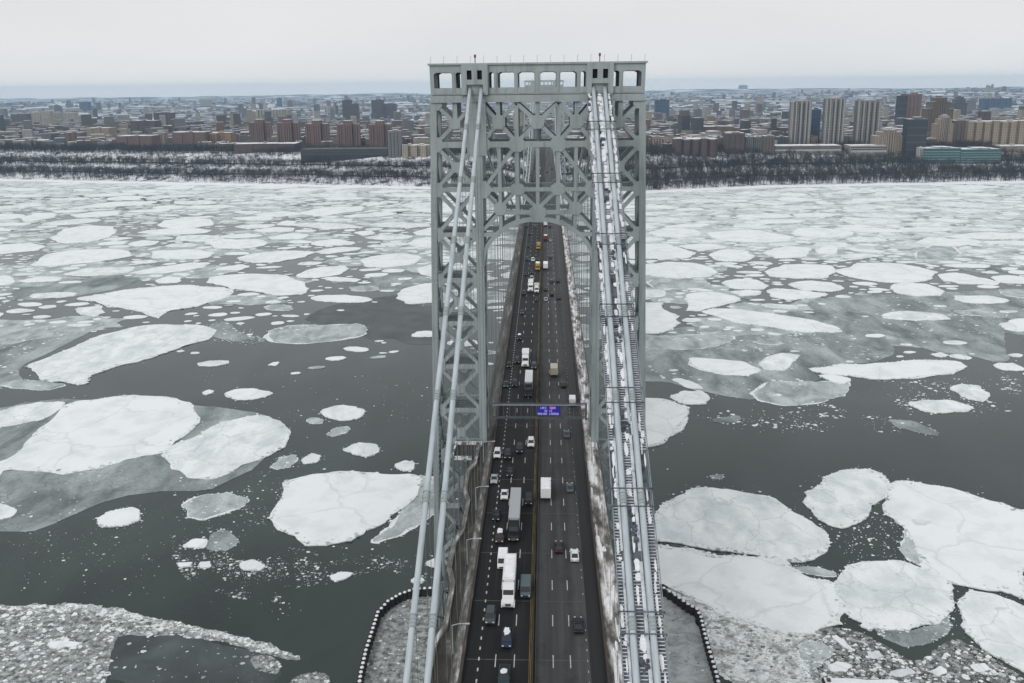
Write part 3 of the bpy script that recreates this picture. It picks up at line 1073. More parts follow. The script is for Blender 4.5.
for x0, x1 in ((-3.1, -2.1), (-.72, .72), (2.1, 3.1)):
    y = -168.0
    while y < -2:
        L = r3.uniform(.5, 3.2)
        dens = .5 + .45 * max(0, (y + 80) / 80)
        if r3.random() < dens:
            y1 = min(y + L, -1.5)
            cxx = r3.uniform(x0, x1) * .5 + (x0 + x1) * .25
            hw2 = (x1 - x0) / 2 * (r3.uniform(.3, .95) if y < -50 else r3.uniform(.7, 1.05))
            n = 10
            P = []
            for k in range(n):
                a_ = 2 * math.pi * k / n
                sq = 1 / max(abs(math.cos(a_)), abs(math.sin(a_))) ** .7
                q = r3.uniform(.6, 1.0)
                xx = min(x1 + .05, max(x0 - .05, cxx + hw2 * math.cos(a_) * q * sq))
                P.append(cp(xx, (y + y1) / 2 + (y1 - y) / 2 * math.sin(a_) * q * sq, -.70))
            Q = [p - NRM * .14 for p in P]
            mb.add(P + Q, [tuple(range(n))] + [(i, n + i, n + (i + 1) % n, (i + 1) % n) for i in range(n)])
        y += L * r3.uniform(.5, 1.0)
tag(mb.build('snow_cover', SNOW, cat), kind='stuff')
for y in BAND_Y:
    mb = MB()
    for dy in (-1.4, 1.4):
        mb.bar(cp(-3.35, y + dy, -1.05), cp(3.35, y + dy, -1.05), .35, .3, NRM)
        mb.bar(cp(-3.35, y + dy, .55), cp(3.35, y + dy, .55), .16, .16, NRM)
    for xx in (-3.35, 3.35):
        mb.bar(cp(xx, y - 1.4, -1.05), cp(xx, y - 1.4, .6), .14, .14, (1, 0, 0))
        mb.bar(cp(xx, y + 1.4, -1.05), cp(xx, y + 1.4, .6), .14, .14, (1, 0, 0))
    mb.build('cross_frame', GRATE_D, cat)
    for k in range(7):
        mb = MB()
        x, yy, s = r3.uniform(-.7, .5), y - 2 - r3.random() * 4, r3.uniform(.15, .4)
        c = cp(x, yy, -.62)
        mb.box(c.x - s, c.x + s, c.y - s, c.y + s, c.z - .25, c.z + r3.uniform(.1, .5))
        mb.build('equipment_box', GRATE_D, cat)

# ------------------------------------------------------------------ overhead gantry with the message sign
gz = float(at_y(548, 404, -1.5)[2])
gz2 = float(at_y(548, 417.5, -1.5)[2])
gan = empty('sign_gantry', (0, -1.5, gz2))
tag(gan, 'slim grey overhead gantry spanning the road between the tower legs', 'gantry')
mb = MB()
H = gz - gz2
for z, y in ((0, -.5), (H, -.5), (0, .5), (H, .5)):
    mb.bar((-13.5, y, z), (13.5, y, z), .22, .22, (0, 0, 1))
for i in range(17):
    x = -13.2 + i * 1.65
    mb.bar((x, -.5, 0), (x, -.5, H), .12, .12, (0, 1, 0))
    mb.bar((x, -.5, H), (x, .5, H), .12, .12, (0, 0, 1))
    mb.bar((x, -.5, 0), (x, .5, 0), .12, .12, (0, 0, 1))
mb.build('truss_frame', TRUSS, gan)
for sx in (-1, 1):
    mb = MB()
    mb.bar((sx * 13.4, 0, H + .3), (sx * 13.4, 0, -.6), .5, .9, (0, 1, 0))
    mb.build('bracket', TRUSS, gan)
mb = MB()
a = at_y(603 * 0 + 559, 417, -2.4)
mb.box(-13, 13, -1.3, -.7, H + .02, H + .06)
mb.build('inspection_walk', GRATE, gan)

p0, p1 = at_y(537.3, 406.4, -2.6), at_y(560.2, 415.4, -2.6)
sg = empty('message_sign', ((p0[0] + p1[0]) / 2, -2.35, p1[2]))
tag(sg, 'blue lit electronic message sign with white and pink lines hung on the gantry', 'message sign')
w2, hh = (p1[0] - p0[0]) / 2, p0[2] - p1[2]
mb = MB()
mb.box(-w2 - .15, w2 + .15, -.1, .35, -.12, hh + .12)
mb.build('casing', mat('sign_casing', (0.05, 0.05, 0.09), 0.5), sg, bevel=.05)
mb = MB()
mb.box(-w2, w2, -.16, -.1, 0, hh)
mb.build('display', mat('sign_blue', (0.01, 0.01, 0.12), 0.4, emit=(0.012, 0.01, 0.16), es=1.0), sg)
LEDW = mat('led_white', (0.3, 0.3, 0.5), 0.5, emit=(0.5, 0.5, 0.85), es=.55)
LEDP = mat('led_pink', (0.5, 0.2, 0.4), 0.5, emit=(0.85, 0.3, 0.6), es=.65)
def ledrow(x0, x1, z0, z1, m):
    """a line of lit characters, too small in the photograph to read: vertical strokes joined top or bottom"""
    mb = MB()
    rr = random.Random(int(x0 * 100) + 7)
    x = x0
    cw = (z1 - z0) * .62
    while x + cw < x1 + .01:
        s = cw * .2
        mb.box(x, x + s, -.2, -.165, z0, z1)
        if rr.random() < .7: mb.box(x + cw * .6, x + cw * .6 + s, -.2, -.165, z0, z1)
        zz = rr.choice((z0, z1 - s, (z0 + z1) / 2))
        mb.box(x + s, x + cw * .6, -.2, -.165, zz, zz + s)
        x += cw
    mb.build('text_line', m, sg)
ledrow(-w2 * .72, -w2 * .1, hh * .70, hh * .95, LEDW)
ledrow(w2 * .1, w2 * .66, hh * .70, hh * .95, LEDP)
ledrow(-w2 * .36, -w2 * .06, hh * .37, hh * .6, LEDW)
ledrow(w2 * .06, w2 * .38, hh * .37, hh * .6, LEDW)
ledrow(-w2 * .97, -w2 * .04, hh * .05, hh * .28, LEDW)
ledrow(w2 * .06, w2 * .97, hh * .05, hh * .28, LEDW)

# ------------------------------------------------------------------ street lamps on the left walkway
LAMP_Y = {0: -10.0}
lamp_px = [(487, 443, 'street lamp arm over the kerb lane just in front of the left tower leg'),
           (489, 488, 'street lamp arm over the kerb lane beside the long grey trailer'),
           (481, 540, 'street lamp arm over the kerb lane level with the black truck cab'),
           (467, 625, 'street lamp arm over the kerb lane near the bottom, nearest the camera')]
proto_lamp = None
for px_, py_, lab in lamp_px:
    p = at_z(px_, py_, zr(-40) + 6.0)
    if proto_lamp is None:
        L = empty('street_lamp', (0, 0, 0))
        mb = MB()
        mb.tube([(0, 0, 0), (0, 0, 5.8)], [.12, .08], 8)
        mb.build('pole', BAND, L)
        mb = MB()
        mb.tube([(0, 0, 5.8), (1.2, 0, 6.15), (2.5, 0, 6.2)], .07, 6)
        mb.build('arm', CABLE, L)
        mb = MB()
        mb.box(2.4, 3.2, -.16, .16, 6.1, 6.26)
        mb.build('lamp_head', CABLE, L, bevel=.04)
        proto_lamp = L
    else:
        L = copy_tree(proto_lamp)
    y = float(p[1])
    L.location = (-14.9, y, zr(y) + .25)
    tag(L, lab, 'street lamp', 'street lamps on the left walkway')
# ------------------------------------------------------------------ traffic
def on_road(px_, py_, lift=0.8):
    y = 0.0
    for _ in range(8):
        p = at_z(px_, py_, zr(y) + lift)
        y = float(p[1])
    return float(p[0]), y


PAINT = {'white': (0.72, 0.73, 0.74), 'silver': (0.36, 0.38, 0.40), 'grey': (0.06, 0.073, 0.078), 'teal': (0.025, 0.055, 0.062), 'dark': (0.011, 0.013, 0.016),
         'black': (0.008, 0.009, 0.010), 'blue': (0.018, 0.035, 0.075), 'slate': (0.085, 0.12, 0.14), 'maroon': (0.024, 0.009, 0.009), 'brown': (0.055, 0.032, 0.026),
         'yellow': (0.38, 0.22, 0.05), 'beige': (0.50, 0.46, 0.36), 'red': (0.20, 0.045, 0.035), 'orange': (0.33, 0.17, 0.07)}
PM = {k: mat(k + '_paint', v, 0.4, 0.0, 0.3) for k, v in PAINT.items()}
GLASS = mat('vehicle_glass', (0.012, 0.016, 0.02), 0.08, 0, 0.6)
TYRE = mat('tyre_rubber', (0.012, 0.012, 0.012), 0.85)
HEADL = mat('headlamp', (0.75, 0.76, 0.74), 0.2)
TAILL = mat('tail_lamp', (0.25, 0.015, 0.012), 0.3)
CHROME = mat('grille_chrome', (0.45, 0.46, 0.47), 0.25, 0.8)
UNDER = mat('chassis_black', (0.012, 0.012, 0.013), 0.8)


def wheel(root, x, y, r, w=.24):
    mb = MB()
    mb.tube([(x - w / 2, y, r), (x + w / 2, y, r)], r, 14)
    mb.build('wheel', TYRE, root)


def lights(root, xs_, y, z, name, m, w=.34, h=.16):
    for x in xs_:
        mb = MB()
        mb.box(x - w / 2, x + w / 2, y - .04, y + .04, z - h / 2, z + h / 2)
        mb.build(name, m, root)


def car(root, c, kind='sedan', snow=False):
    """front faces -Y"""
    L, Wd, Ht = {'sedan': (4.7, 1.82, 1.45), 'suv': (4.8, 1.92, 1.72), 'pickup': (5.6, 1.98, 1.85)}[kind]
    h = L / 2
    w = Wd / 2
    belt = .92 if kind == 'sedan' else 1.05
    m = PM[c]
    hood = belt - .12
    mb = MB()
    if kind == 'sedan': prof = [(-h, .35), (-h, .62), (-h + .25, hood - .08), (-h + 1.3, hood + .02), (-h + 1.35, belt), (h - .95, belt), (h - .15, belt - .05), (h, .7), (h, .35), (h - .2, .22), (-h + .2, .22)]
    elif kind == 'suv': prof = [(-h, .4), (-h, .78), (-h + .18, hood - .02), (-h + 1.15, hood + .06), (-h + 1.2, belt), (h - .1, belt), (h, .9), (h, .4), (h - .2, .28), (-h + .2, .28)]
    else: prof = [(-h, .45), (-h, .88), (-h + .2, hood + .05), (-h + 1.35, hood + .1), (-h + 1.4, belt + .05), (h, belt + .05), (h, .45), (h - .2, .35), (-h + .2, .35)]
    mb.side(prof, -w, w)
    mb.build('body', m, root, bevel=.07)
    ya, yb = {'sedan': ((-h + 1.25, h - .55), (-h + 2.05, h - 1.5)), 'suv': ((-h + 1.1, h - .08), (-h + 1.8, h - .45)), 'pickup': ((-h + 1.3, h - 1.9), (-h + 1.95, h - 2.15))}[kind]
    mb = MB()
    mb.frustum((-w + .08, w - .08, ya[0], ya[1]), (-w + .26, w - .26, yb[0], yb[1]), belt - .02, Ht - .06)
    mb.build('window_glass', GLASS, root, bevel=.03)
    mb = MB()
    mb.box(-w + .24, w - .24, yb[0] - .02, yb[1] + .02, Ht - .07, Ht)
    for sx in (-1, 1):
        mb.bar((sx * (w - .12), ya[0] + .1, belt), (sx * (w - .27), yb[0] + .04, Ht - .05), .09, .09, (1, 0, 0))
        mb.bar((sx * (w - .12), ya[1] - .1, belt), (sx * (w - .27), yb[1] - .04, Ht - .05), .12, .12, (1, 0, 0))
        mid = (yb[0] + yb[1]) / 2 + .1
        mb.bar((sx * (w - .1), mid, belt), (sx * (w - .26), mid, Ht - .05), .08, .08, (1, 0, 0))
    mb.build('roof', m, root, bevel=.03)
    if kind == 'pickup':
        mb = MB()
        mb.box(-w + .12, w - .12, h - 1.75, h - .1, belt + .055, belt + .07)
        mb.build('cargo_bed', UNDER, root)
    for sx in (-1, 1):
        wheel(root, sx * (w - .1), -h + .95, .34)
        wheel(root, sx * (w - .1), h - .95, .34)
        mb = MB()
        mb.box(sx * (w + .1) - .1, sx * (w + .1) + .1, ya[0] + .35, ya[0] + .5, belt + .02, belt + .16)
        mb.build('mirror', m, root)
    lights(root, (-w + .3, w - .3), -h - .02, .68 if kind == 'sedan' else .82, 'headlight', HEADL)
    lights(root, (-w + .28, w - .28), h + .02, .75 if kind == 'sedan' else .95, 'tail_light', TAILL)
    mb = MB()
    mb.box(-.45, .45, -h - .03, -h + .02, .42, .6)
    mb.build('grille', UNDER, root)
    if snow:
        rr = random.Random(len(c) + int(L * 10))
        mb = MB()
        P = []
        for k in range(12):
            a = 2 * math.pi * k / 12
            q = rr.uniform(.65, 1)
            sq = 1 / max(abs(math.cos(a)), abs(math.sin(a)))
            P.append(((w - .32) * math.cos(a) * q * sq, (yb[0] + yb[1]) / 2 + (yb[1] - yb[0]) / 2 * math.sin(a) * q * sq))
        mb.prism(P, Ht, Ht + .07)
        mb.build('roof_snow', SNOW, root)


def van(root, c, L=5.6, Wd=2.05, Ht=2.3, snow=False):
    h, w = L / 2, Wd / 2
    mb = MB()
    mb.side([(-h, .35), (-h, .95), (-h + .65, 1.25), (-h + 1.35, Ht - .1), (-h + 1.7, Ht), (h - .05, Ht), (h, Ht - .3), (h, .35)], -w, w)
    mb.build('body', PM[c], root, bevel=.09)
    mb = MB()
    s = .02
    mb.side([(-h + .66 - s * 3, 1.29), (-h + 1.28 - s * 3, Ht - .22), (-h + 1.4, Ht - .25), (-h + .8, 1.27)], -w + .14, w - .14)
    mb.build('windscreen', GLASS, root)
    for sx in (-1, 1):
        mb = MB()
        mb.side([(-h + .95, 1.3), (-h + 1.4, Ht - .35), (-h + 2.1, Ht - .35), (-h + 2.1, 1.3)], sx * w - .015, sx * w + .015)
        mb.build('side_window', GLASS, root)
        wheel(root, sx * (w - .12), -h + 1.0, .36)
        wheel(root, sx * (w - .12), h - 1.1, .36)
        mb = MB()
        mb.box(sx * (w + .14) - .1, sx * (w + .14) + .1, -h + 1.0, -h + 1.12, 1.3, 1.6)
        mb.build('mirror', UNDER, root)
    lights(root, (-w + .28, w - .28), -h - .02, .8, 'headlight', HEADL)
    lights(root, (-w + .14, w - .14), h + .02, 1.1, 'tail_light', TAILL, .16, .4)
    mb = MB()
    mb.box(-.55, .55, -h - .03, -h + .02, .5, .78)
    mb.build('grille', UNDER, root)
    if snow:
        mb = MB()
        mb.prism([(-w + .15, -h + 1.9), (w - .2, -h + 1.8), (w - .15, h - .2), (0, h - .35), (-w + .2, h - .2)], Ht, Ht + .08)
        mb.build('roof_snow', SNOW, root)


def truck(root, box_c, cab_c, box_l=7.0, box_h=3.6, semi=False, snow=0):
    """box truck, or tractor with trailer; front faces -Y, origin at the middle"""
    w = 1.26
    cab_l = 5.2 if semi else 2.6
    L = box_l + cab_l + (0.0 if semi else .1)
    h = L / 2
    y0 = -h + cab_l + (.1 if not semi else -.9)
    mb = MB()
    mb.box(-w, w, y0, h, 1.15, box_h + .3)
    tr = mb.build('cargo_box', PM[box_c], root, bevel=.05)
    mb = MB()
    for k in range(int(box_l / 1.2)):
        yy = y0 + .6 + k * 1.2
        mb.box(-w - .015, w + .015, yy, yy + .05, 1.2, box_h + .32)
    mb.build('box_ribs', PM['silver'] if box_c != 'yellow' else PM['yellow'], tr)
    mb = MB()
    mb.box(-.7, .7, -h + .6, h - .2, .55, 1.15)
    mb.build('chassis', UNDER, root)
    if semi:
        mb = MB()
        mb.side([(-h, .55), (-h, 1.35), (-h + .25, 1.75), (-h + 1.75, 1.95), (-h + 1.9, 2.05), (-h + 2.3, 3.0), (-h + 2.9, 3.55), (-h + 4.0, 3.7), (-h + 4.0, .7)], -1.18, 1.18)
        cab_ = mb.build('cab', PM[cab_c], root, bevel=.12)
        mb = MB()
        mb.side([(-h + 1.86, 2.08), (-h + 2.24, 2.95), (-h + 2.34, 2.95), (-h + 1.98, 2.04)], -1.02, 1.02)
        mb.build('windscreen', GLASS, root)
        mb = MB()
        mb.box(-.55, .55, -h - .04, -h + .02, .75, 1.35)
        mb.build('grille', CHROME, root)
        for sx in (-1, 1):
            mb = MB()
            mb.side([(-h - .05, .5), (-h - .02, 1.1), (-h + .5, 1.35), (-h + 1.6, 1.3), (-h + 1.7, .6)], sx * 1.22 - .14, sx * 1.22 + .14)
            mb.build('fender', PM[cab_c], root, bevel=.06)
            mb = MB()
            mb.tube([(sx * 1.1, -h + 4.2, 1.0), (sx * 1.1, -h + 4.2, 3.9)], .09, 8)
            mb.build('exhaust_stack', CHROME, root)
            for yy in (-h + 1.0, -h + 3.7, -h + 4.9, h - 1.2, h - 2.5):
                wheel(root, sx * 1.05, yy, .5, .4)
            mb = MB()
            mb.box(sx * 1.42 - .12, sx * 1.42 + .12, -h + 2.0, -h + 2.1, 1.9, 2.6)
            mb.build('mirror', UNDER, root)
        lights(root, (-.92, .92), -h - .03, 1.05, 'headlight', HEADL, .34, .24)
    else:
        mb = MB()
        mb.side([(-h, .5), (-h, 1.15), (-h + .15, 1.3), (-h + .9, 1.5), (-h + 1.5, 2.45), (-h + 1.9, 2.6), (-h + 2.55, 2.6), (-h + 2.55, .6)], -1.1, 1.1)
        mb.build('cab', PM[cab_c], root, bevel=.1)
        mb = MB()
        mb.side([(-h + .92, 1.56), (-h + 1.44, 2.38), (-h + 1.55, 2.38), (-h + 1.02, 1.5)], -.95, .95)
        mb.build('windscreen', GLASS, root)
        mb = MB()
        mb.side([(-h + 1.5, 2.66), (-h + 1.9, 3.2), (-h + 2.5, 3.4), (-h + 2.5, 2.62)], -.8, .8)
        mb.build('wind_deflector', PM[cab_c], root, bevel=.05)
        mb = MB()
        mb.box(-.6, .6, -h - .03, -h + .03, .65, 1.05)
        mb.build('grille', UNDER, root)
        for sx in (-1, 1):
            for yy in (-h + .9, h - 1.6):
                wheel(root, sx * 1.0, yy, .46, .34)
            mb = MB()
            mb.box(sx * 1.3 - .1, sx * 1.3 + .1, -h + 1.1, -h + 1.2, 1.6, 2.2)
            mb.build('mirror', UNDER, root)
        lights(root, (-.85, .85), -h - .02, .95, 'headlight', HEADL)
    lights(root, (-.95, .95), h + .02, 1.0, 'tail_light', TAILL, .25, .2)
    if snow:
        rr = random.Random(int(box_l * 10))
        mb = MB()
        n = 22
        P = []
        for k in range(n):
            t = k / (n / 2)
            if k < n // 2: P.append((-w + .12 + rr.random() * .35, h - .2 - (h - .3 - y0) * t))
            else: P.append((w - .12 - rr.random() * .35, y0 + .1 + (h - .3 - y0) * (t - 1)))
        mb.prism(P, box_h + .3, box_h + .38)
        mb.build('roof_snow', SNOW, tr)


def bus(root, c):
    mb = MB()
    mb.box(-1.27, 1.27, -6, 6, .4, 3.3)
    mb.build('body', PM[c], root, bevel=.12)
    mb = MB()
    mb.box(-1.1, 1.1, -6.03, -5.9, 1.3, 2.8)
    mb.build('windscreen', GLASS, root)
    for sx in (-1, 1):
        for k in range(7):
            mb = MB()
            mb.box(sx * 1.27 - .02, sx * 1.27 + .02, -5.4 + k * 1.55, -4.1 + k * 1.55, 1.6, 2.6)
            mb.build('side_window', GLASS, root)
        for yy in (-4, 3.6): wheel(root, sx * 1.1, yy, .48, .3)


DOWN, UPW = 0, 1     # towards the camera / away from it
# px, py, builder, dir, label
V = [
    (505.3, 676, ('pickup', 'teal', 1), 0, 'dark teal pickup with specks of snow, lowest vehicle in the frame'),
    (508, 638, ('suv', 'blue', 1), 0, 'dark blue car with snow on its roof behind the lowest pickup'),
    (489.8, 615, ('suv', 'grey', 0), 0, 'grey green SUV straddling the dotted line left of the white truck'),
    (508.8, 586, ('semi', 'white', 'white', 9.0, 1), 0, 'white truck with a snow crusted box beside the slate van'),
    (527, 588, ('van', 'slate', 0), 0, 'slate blue van beside the median next to the snow crusted white truck'),
    (580, 624, ('sedan', 'dark', 0), 1, 'lone dark coupe at the bottom of the right carriageway'),
    (502.7, 560, ('van', 'white', 1), 0, 'white van directly behind the snow crusted white truck'),
    (500.8, 536, ('suv', 'brown', 1), 0, 'reddish SUV with a white snowy roof left of the black truck cab'),
    (515.3, 519, ('semi', 'silver', 'black', 14.5, 0), 0, 'black tractor unit pulling a long plain grey trailer'),
    (496.3, 514, ('sedan', 'dark', 0), 0, 'dark car left of the long grey trailer on the dotted line'),
    (506, 493.5, ('sedan', 'white', 0), 0, 'white car at the tail of the long grey trailer'),
    (529, 499, ('suv', 'black', 0), 0, 'black SUV squeezed between the long grey trailer and the median'),
    (546, 491, ('box', 'white', 'beige', 6.5, 1), 1, 'box truck with white roof and beige rear just right of the median'),
    (570.9, 486.5, ('sedan', 'slate', 0), 1, 'dark slate car two lanes right of the beige backed box truck'),
    (558.6, 546, ('sedan', 'maroon', 0), 1, 'dark maroon car beside the white saloon on the right carriageway'),
    (576.8, 554, ('sedan', 'white', 0), 1, 'white saloon, the only white car on the right carriageway'),
    (531.4, 442, ('suv', 'white', 0), 0, 'white SUV beside the median just in front of the tower'),
    (497, 453, ('suv', 'white', 0), 0, 'white SUV in the kerb lane near the walkway platform'),
    (508, 454, ('suv', 'black', 0), 0, 'black SUV next to the white SUV in the kerb lane'),
    (520, 448, ('suv', 'dark', 0), 0, 'dark car between the black SUV and the white SUV by the median'),
    (510, 471, ('sedan', 'black', 0), 0, 'black car right of the silver car in the kerb lane'),
    (494, 478, ('sedan', 'silver', 0), 0, 'silver car in the kerb lane in front of the white car'),
    (567.6, 433, ('sedan', 'slate', 0), 1, 'slate grey car passing below the gantry on the right'),
    (570.7, 400.5, ('van', 'white', 1), 1, 'small white roofed van just behind the gantry on the right'),
    (528.8, 387, ('semi', 'white', 'black', 11, 0), 0, 'dark tractor with a long pale trailer just behind the gantry'),
    (525.6, 361, ('semi', 'white', 'white', 5.5, 0), 0, 'white truck ahead of the long pale trailer, between dark cars'),
    (510, 364, ('sedan', 'black', 0), 0, 'black car in the kerb lane left of the white truck'),
    (517.7, 360, ('suv', 'dark', 0), 0, 'dark SUV immediately left of the white truck beyond the gantry'),
    (534, 365.5, ('suv', 'teal', 0), 0, 'teal SUV right of the white truck beyond the gantry'),
    (506, 383.5, ('sedan', 'teal', 0), 0, 'dark teal car in the kerb lane left of the pale trailer'),
    (514.7, 383, ('suv', 'dark', 0), 0, 'dark SUV between the dark teal car and the pale trailer'),
    (554.3, 372, ('box', 'beige', 'beige', 5.5, 0), 1, 'beige box truck alone beyond the gantry on the right'),
    (564, 384, ('sedan', 'black', 0), 1, 'black car right of the beige box truck'),
    (519.6, 337, ('suv', 'black', 1), 0, 'dark SUV with a snowy roof alone in its stretch of road'),
    (522.4, 311.5, ('sedan', 'teal', 0), 0, 'teal car leading the far queue in the kerb lane'),
    (524.2, 292.5, ('suv', 'dark', 0), 0, 'dark SUV left of the far white truck'),
    (531, 288, ('semi', 'white', 'white', 6, 0), 0, 'far white truck beside the beige truck'),
    (536.6, 290, ('box', 'beige', 'white', 5, 0), 0, 'far beige box truck against the median'),
    (536.6, 298.6, ('sedan', 'dark', 0), 0, 'dark car in front of the far beige box truck'),
    (532.7, 278, ('suv', 'silver', 0), 0, 'silver SUV just left of the yellow truck'),
    (537.8, 268, ('box', 'yellow', 'yellow', 5.5, 1), 0, 'yellow truck with a pale roof against the median'),
    (525.7, 273.5, ('sedan', 'black', 0), 0, 'black car in the kerb lane near the yellow truck'),
    (532, 271.5, ('sedan', 'dark', 0), 0, 'dark car between the black car and the yellow truck'),
    (527.5, 258.5, ('suv', 'blue', 0), 0, 'blue SUV left of the small white car under the arch'),
    (533.3, 259.5, ('suv', 'white', 0), 0, 'small white car under the arch beside the blue SUV'),
    (538, 259, ('sedan', 'black', 0), 0, 'black car right of the small white car under the arch'),
    (538.5, 247.5, ('box', 'orange', 'yellow', 4.5, 0), 0, 'orange truck beneath the arch beyond the yellow truck'),
    (529, 245.5, ('sedan', 'black', 0), 0, 'black car left of the orange truck'),
    (530.3, 233.3, ('sedan', 'black', 0), 0, 'small black car just below the arch crown'),
    (535, 226.2, ('suv', 'grey', 0), 0, 'grey vehicle right below the arch crown'),
    (527.6, 225.8, ('suv', 'dark', 0), 0, 'dark vehicle touching the arch edge in the kerb lane'),
    (545.7, 239, ('box', 'red', 'red', 5, 1), 1, 'red truck with a white roof beneath the arch'),
    (551, 240, ('sedan', 'silver', 0), 1, 'silver car right of the red truck'),
    (549.8, 257.3, ('suv', 'teal', 0), 1, 'teal car behind the tall white box truck'),
    (545.8, 267, ('box', 'white', 'white', 7, 1), 1, 'tall white box truck right of the yellow truck'),
    (558.3, 280.3, ('sedan', 'black', 0), 1, 'black car near the right kerb behind the grey car'),
    (551.7, 280.7, ('suv', 'grey', 0), 1, 'grey car between the white box truck and the right kerb'),
    (546, 288.8, ('sedan', 'dark', 0), 1, 'dark car right of the median beside the beige truck'),
    (553, 294, ('suv', 'black', 0), 1, 'black SUV in the middle of the right carriageway'),
    (559, 297.3, ('sedan', 'dark', 0), 1, 'dark car near the right kerb, nearest of the far group'),
    (546.4, 298.8, ('sedan', 'silver', 0), 1, 'silver car right of the median, nearest of the far group'),
    (545.4, 224.8, ('box', 'white', 'red', 4.5, 0), 1, 'pale truck right at the arch crown'),
    (550.5, 226.3, ('sedan', 'black', 0), 1, 'black car right of the pale truck at the arch crown'),
]
FARV = [(529, 187, 'black'), (533, 181, 'dark'), (537, 184, 'grey'), (531, 175, 'black'), (540, 176, 'white'), (548, 186, 'maroon'), (552, 180, 'dark'), (547, 172, 'black'),
        (551, 190, 'black'), (544, 179, 'dark'), (535, 168, 'black'), (548, 165, 'red'), (540, 168, 'silver'), (552, 169, 'dark')]
protos = {}
for px_, py_, spec, away, lab in V:
    x, y = on_road(px_, py_)
    kind = spec[0]
    lanes = [-11.4, -8.6, -5.4, -2.3] if not away else [1.95, 4.85, 7.95, 10.9]
    near = min(lanes, key=lambda a: abs(a - x))
    if abs(near - x) > .9: near = x
    x = .6 * near + .4 * x
    key = tuple(spec)
    nm = {'sedan': 'car', 'suv': 'suv', 'pickup': 'pickup_truck', 'van': 'van', 'box': 'box_truck', 'semi': 'articulated_truck'}[kind]
    if key in protos:
        o = copy_tree(protos[key])
    else:
        o = empty(nm)
        if kind in ('sedan', 'suv', 'pickup'): car(o, spec[1], kind, bool(spec[2]))
        elif kind == 'van': van(o, spec[1], snow=bool(spec[2]))
        elif kind == 'box': truck(o, spec[1], spec[2], spec[3], 3.3, False, spec[4])
        else: truck(o, spec[1], spec[2], spec[3], 3.75, True, spec[4])
        protos[key] = o
    slope = math.atan2(zr(y + 2) - zr(y - 2), 4)
    o.location = (x, y, zr(y) + .01)
    o.rotation_euler = (slope, 0, 0) if not away else (-slope, 0, math.pi)
    cat_ = {'sedan': 'car', 'suv': 'car', 'pickup': 'pickup truck', 'van': 'van', 'box': 'truck', 'semi': 'truck'}[kind]
    tag(o, lab, cat_, 'vehicles crossing the bridge')
for i, (px_, py_, c) in enumerate(FARV):
    x, y = on_road(px_, py_)
    mb = MB()
    mb.box(-.92, .92, -2.3, 2.3, .3, .95)
    mb.frustum((-.85, .85, -1.1, 2.0), (-.65, .65, -.5, 1.5), .95, 1.55)
    o = mb.build('car', PM[c], bevel=.05)
    o.location = (x, y, zr(y))
    tag(o, 'tiny car on the farthest stretch of bridge seen through the tower lattice above the arch', 'car', 'tiny cars at the far end of the bridge')

# ------------------------------------------------------------------ timber fenders round the tower piers
def fender(px_list, lab):
    pts = [at_z(x, y, 3.0) for x, y in px_list]
    root = empty('pier_fender', (float(pts[0][0]), float(pts[0][1]), 0))
    tag(root, lab, 'fender')
    o0 = Vector((pts[0][0], pts[0][1], 0))
    segs = []
    for a, b in zip(pts, pts[1:]):
        a, b = Vector((a[0], a[1], 0)), Vector((b[0], b[1], 0))
        segs.append((a - o0, b - o0))
    mb = MB()
    for a, b in segs:
        mb.bar(a + Vector((0, 0, 1)), b + Vector((0, 0, 1)), .5, 3.4, (0, 0, 1))
    mb.build('wall', TIMBER, root)
    cells = []
    for a, b in segs:
        n = max(1, round((b - a).length / 2.15))
        for k in range(n): cells.append(a + (b - a) * (k / n))
    cells.append(segs[-1][1])
    for c in cells:
        mb = MB()
        mb.tube([(c.x, c.y, -1.5), (c.x, c.y, 3.0)], .82, 10)
        p = mb.build('piling', TIMBER, root)
        mb = MB()
        mb.tube([(c.x, c.y, 3.0), (c.x, c.y, 3.3)], [.62, .45], 8)
        mb.build('snow_cap', SNOW, p)


fender([(357, 700), (361, 672), (366, 650), (373, 628), (378, 612), (388, 601), (400, 594), (414, 589), (430, 588), (441, 590)],
       'curved black timber fender with small snow caps left of the bridge')
fender([(656, 585), (664, 588), (675, 595), (688, 604), (697, 609), (701, 617), (705, 634), (710, 652), (716, 672), (722, 696)],
       'angled black timber fender with snow capped pilings right of the bridge')
p0, p1 = at_z(822, 677, 4), at_z(898, 681, 4)
dk = empty('snowy_dock', (float((p0[0] + p1[0]) / 2), float(p0[1]) - 1.2, 0))
tag(dk, 'flat snow covered deck cut off by the bottom edge at lower right', 'dock')
hw_ = float(p1[0] - p0[0]) / 2
mb = MB()
mb.box(-hw_, hw_, -14, 1.2, 2.6, 3.6)
for k in range(6):
    mb.tube([(-hw_ + .6 + k * (hw_ * 2 - 1.2) / 5, .8, -1), (-hw_ + .6 + k * (hw_ * 2 - 1.2) / 5, .8, 2.6)], .25, 8)
mb.build('deck', TIMBER, dk)
mb = MB()
mb.prism([(-hw_ + .1, -13.8), (hw_ - .1, -13.8), (hw_ - .1, .3), (hw_ - 1.2, .9), (hw_ * .2, .5), (-hw_ * .2, 1.0), (-hw_ + .5, 1.1)], 3.6, 3.85)
mb.build('snow_blanket', SNOW, dk)
mb = MB()
mb.box(-hw_ + 1.0, -hw_ + 2.0, -.8, .2, 3.85, 4.5)
mb.build('mooring_box', mat('brown_box', (0.09, 0.06, 0.04), 0.8), dk)

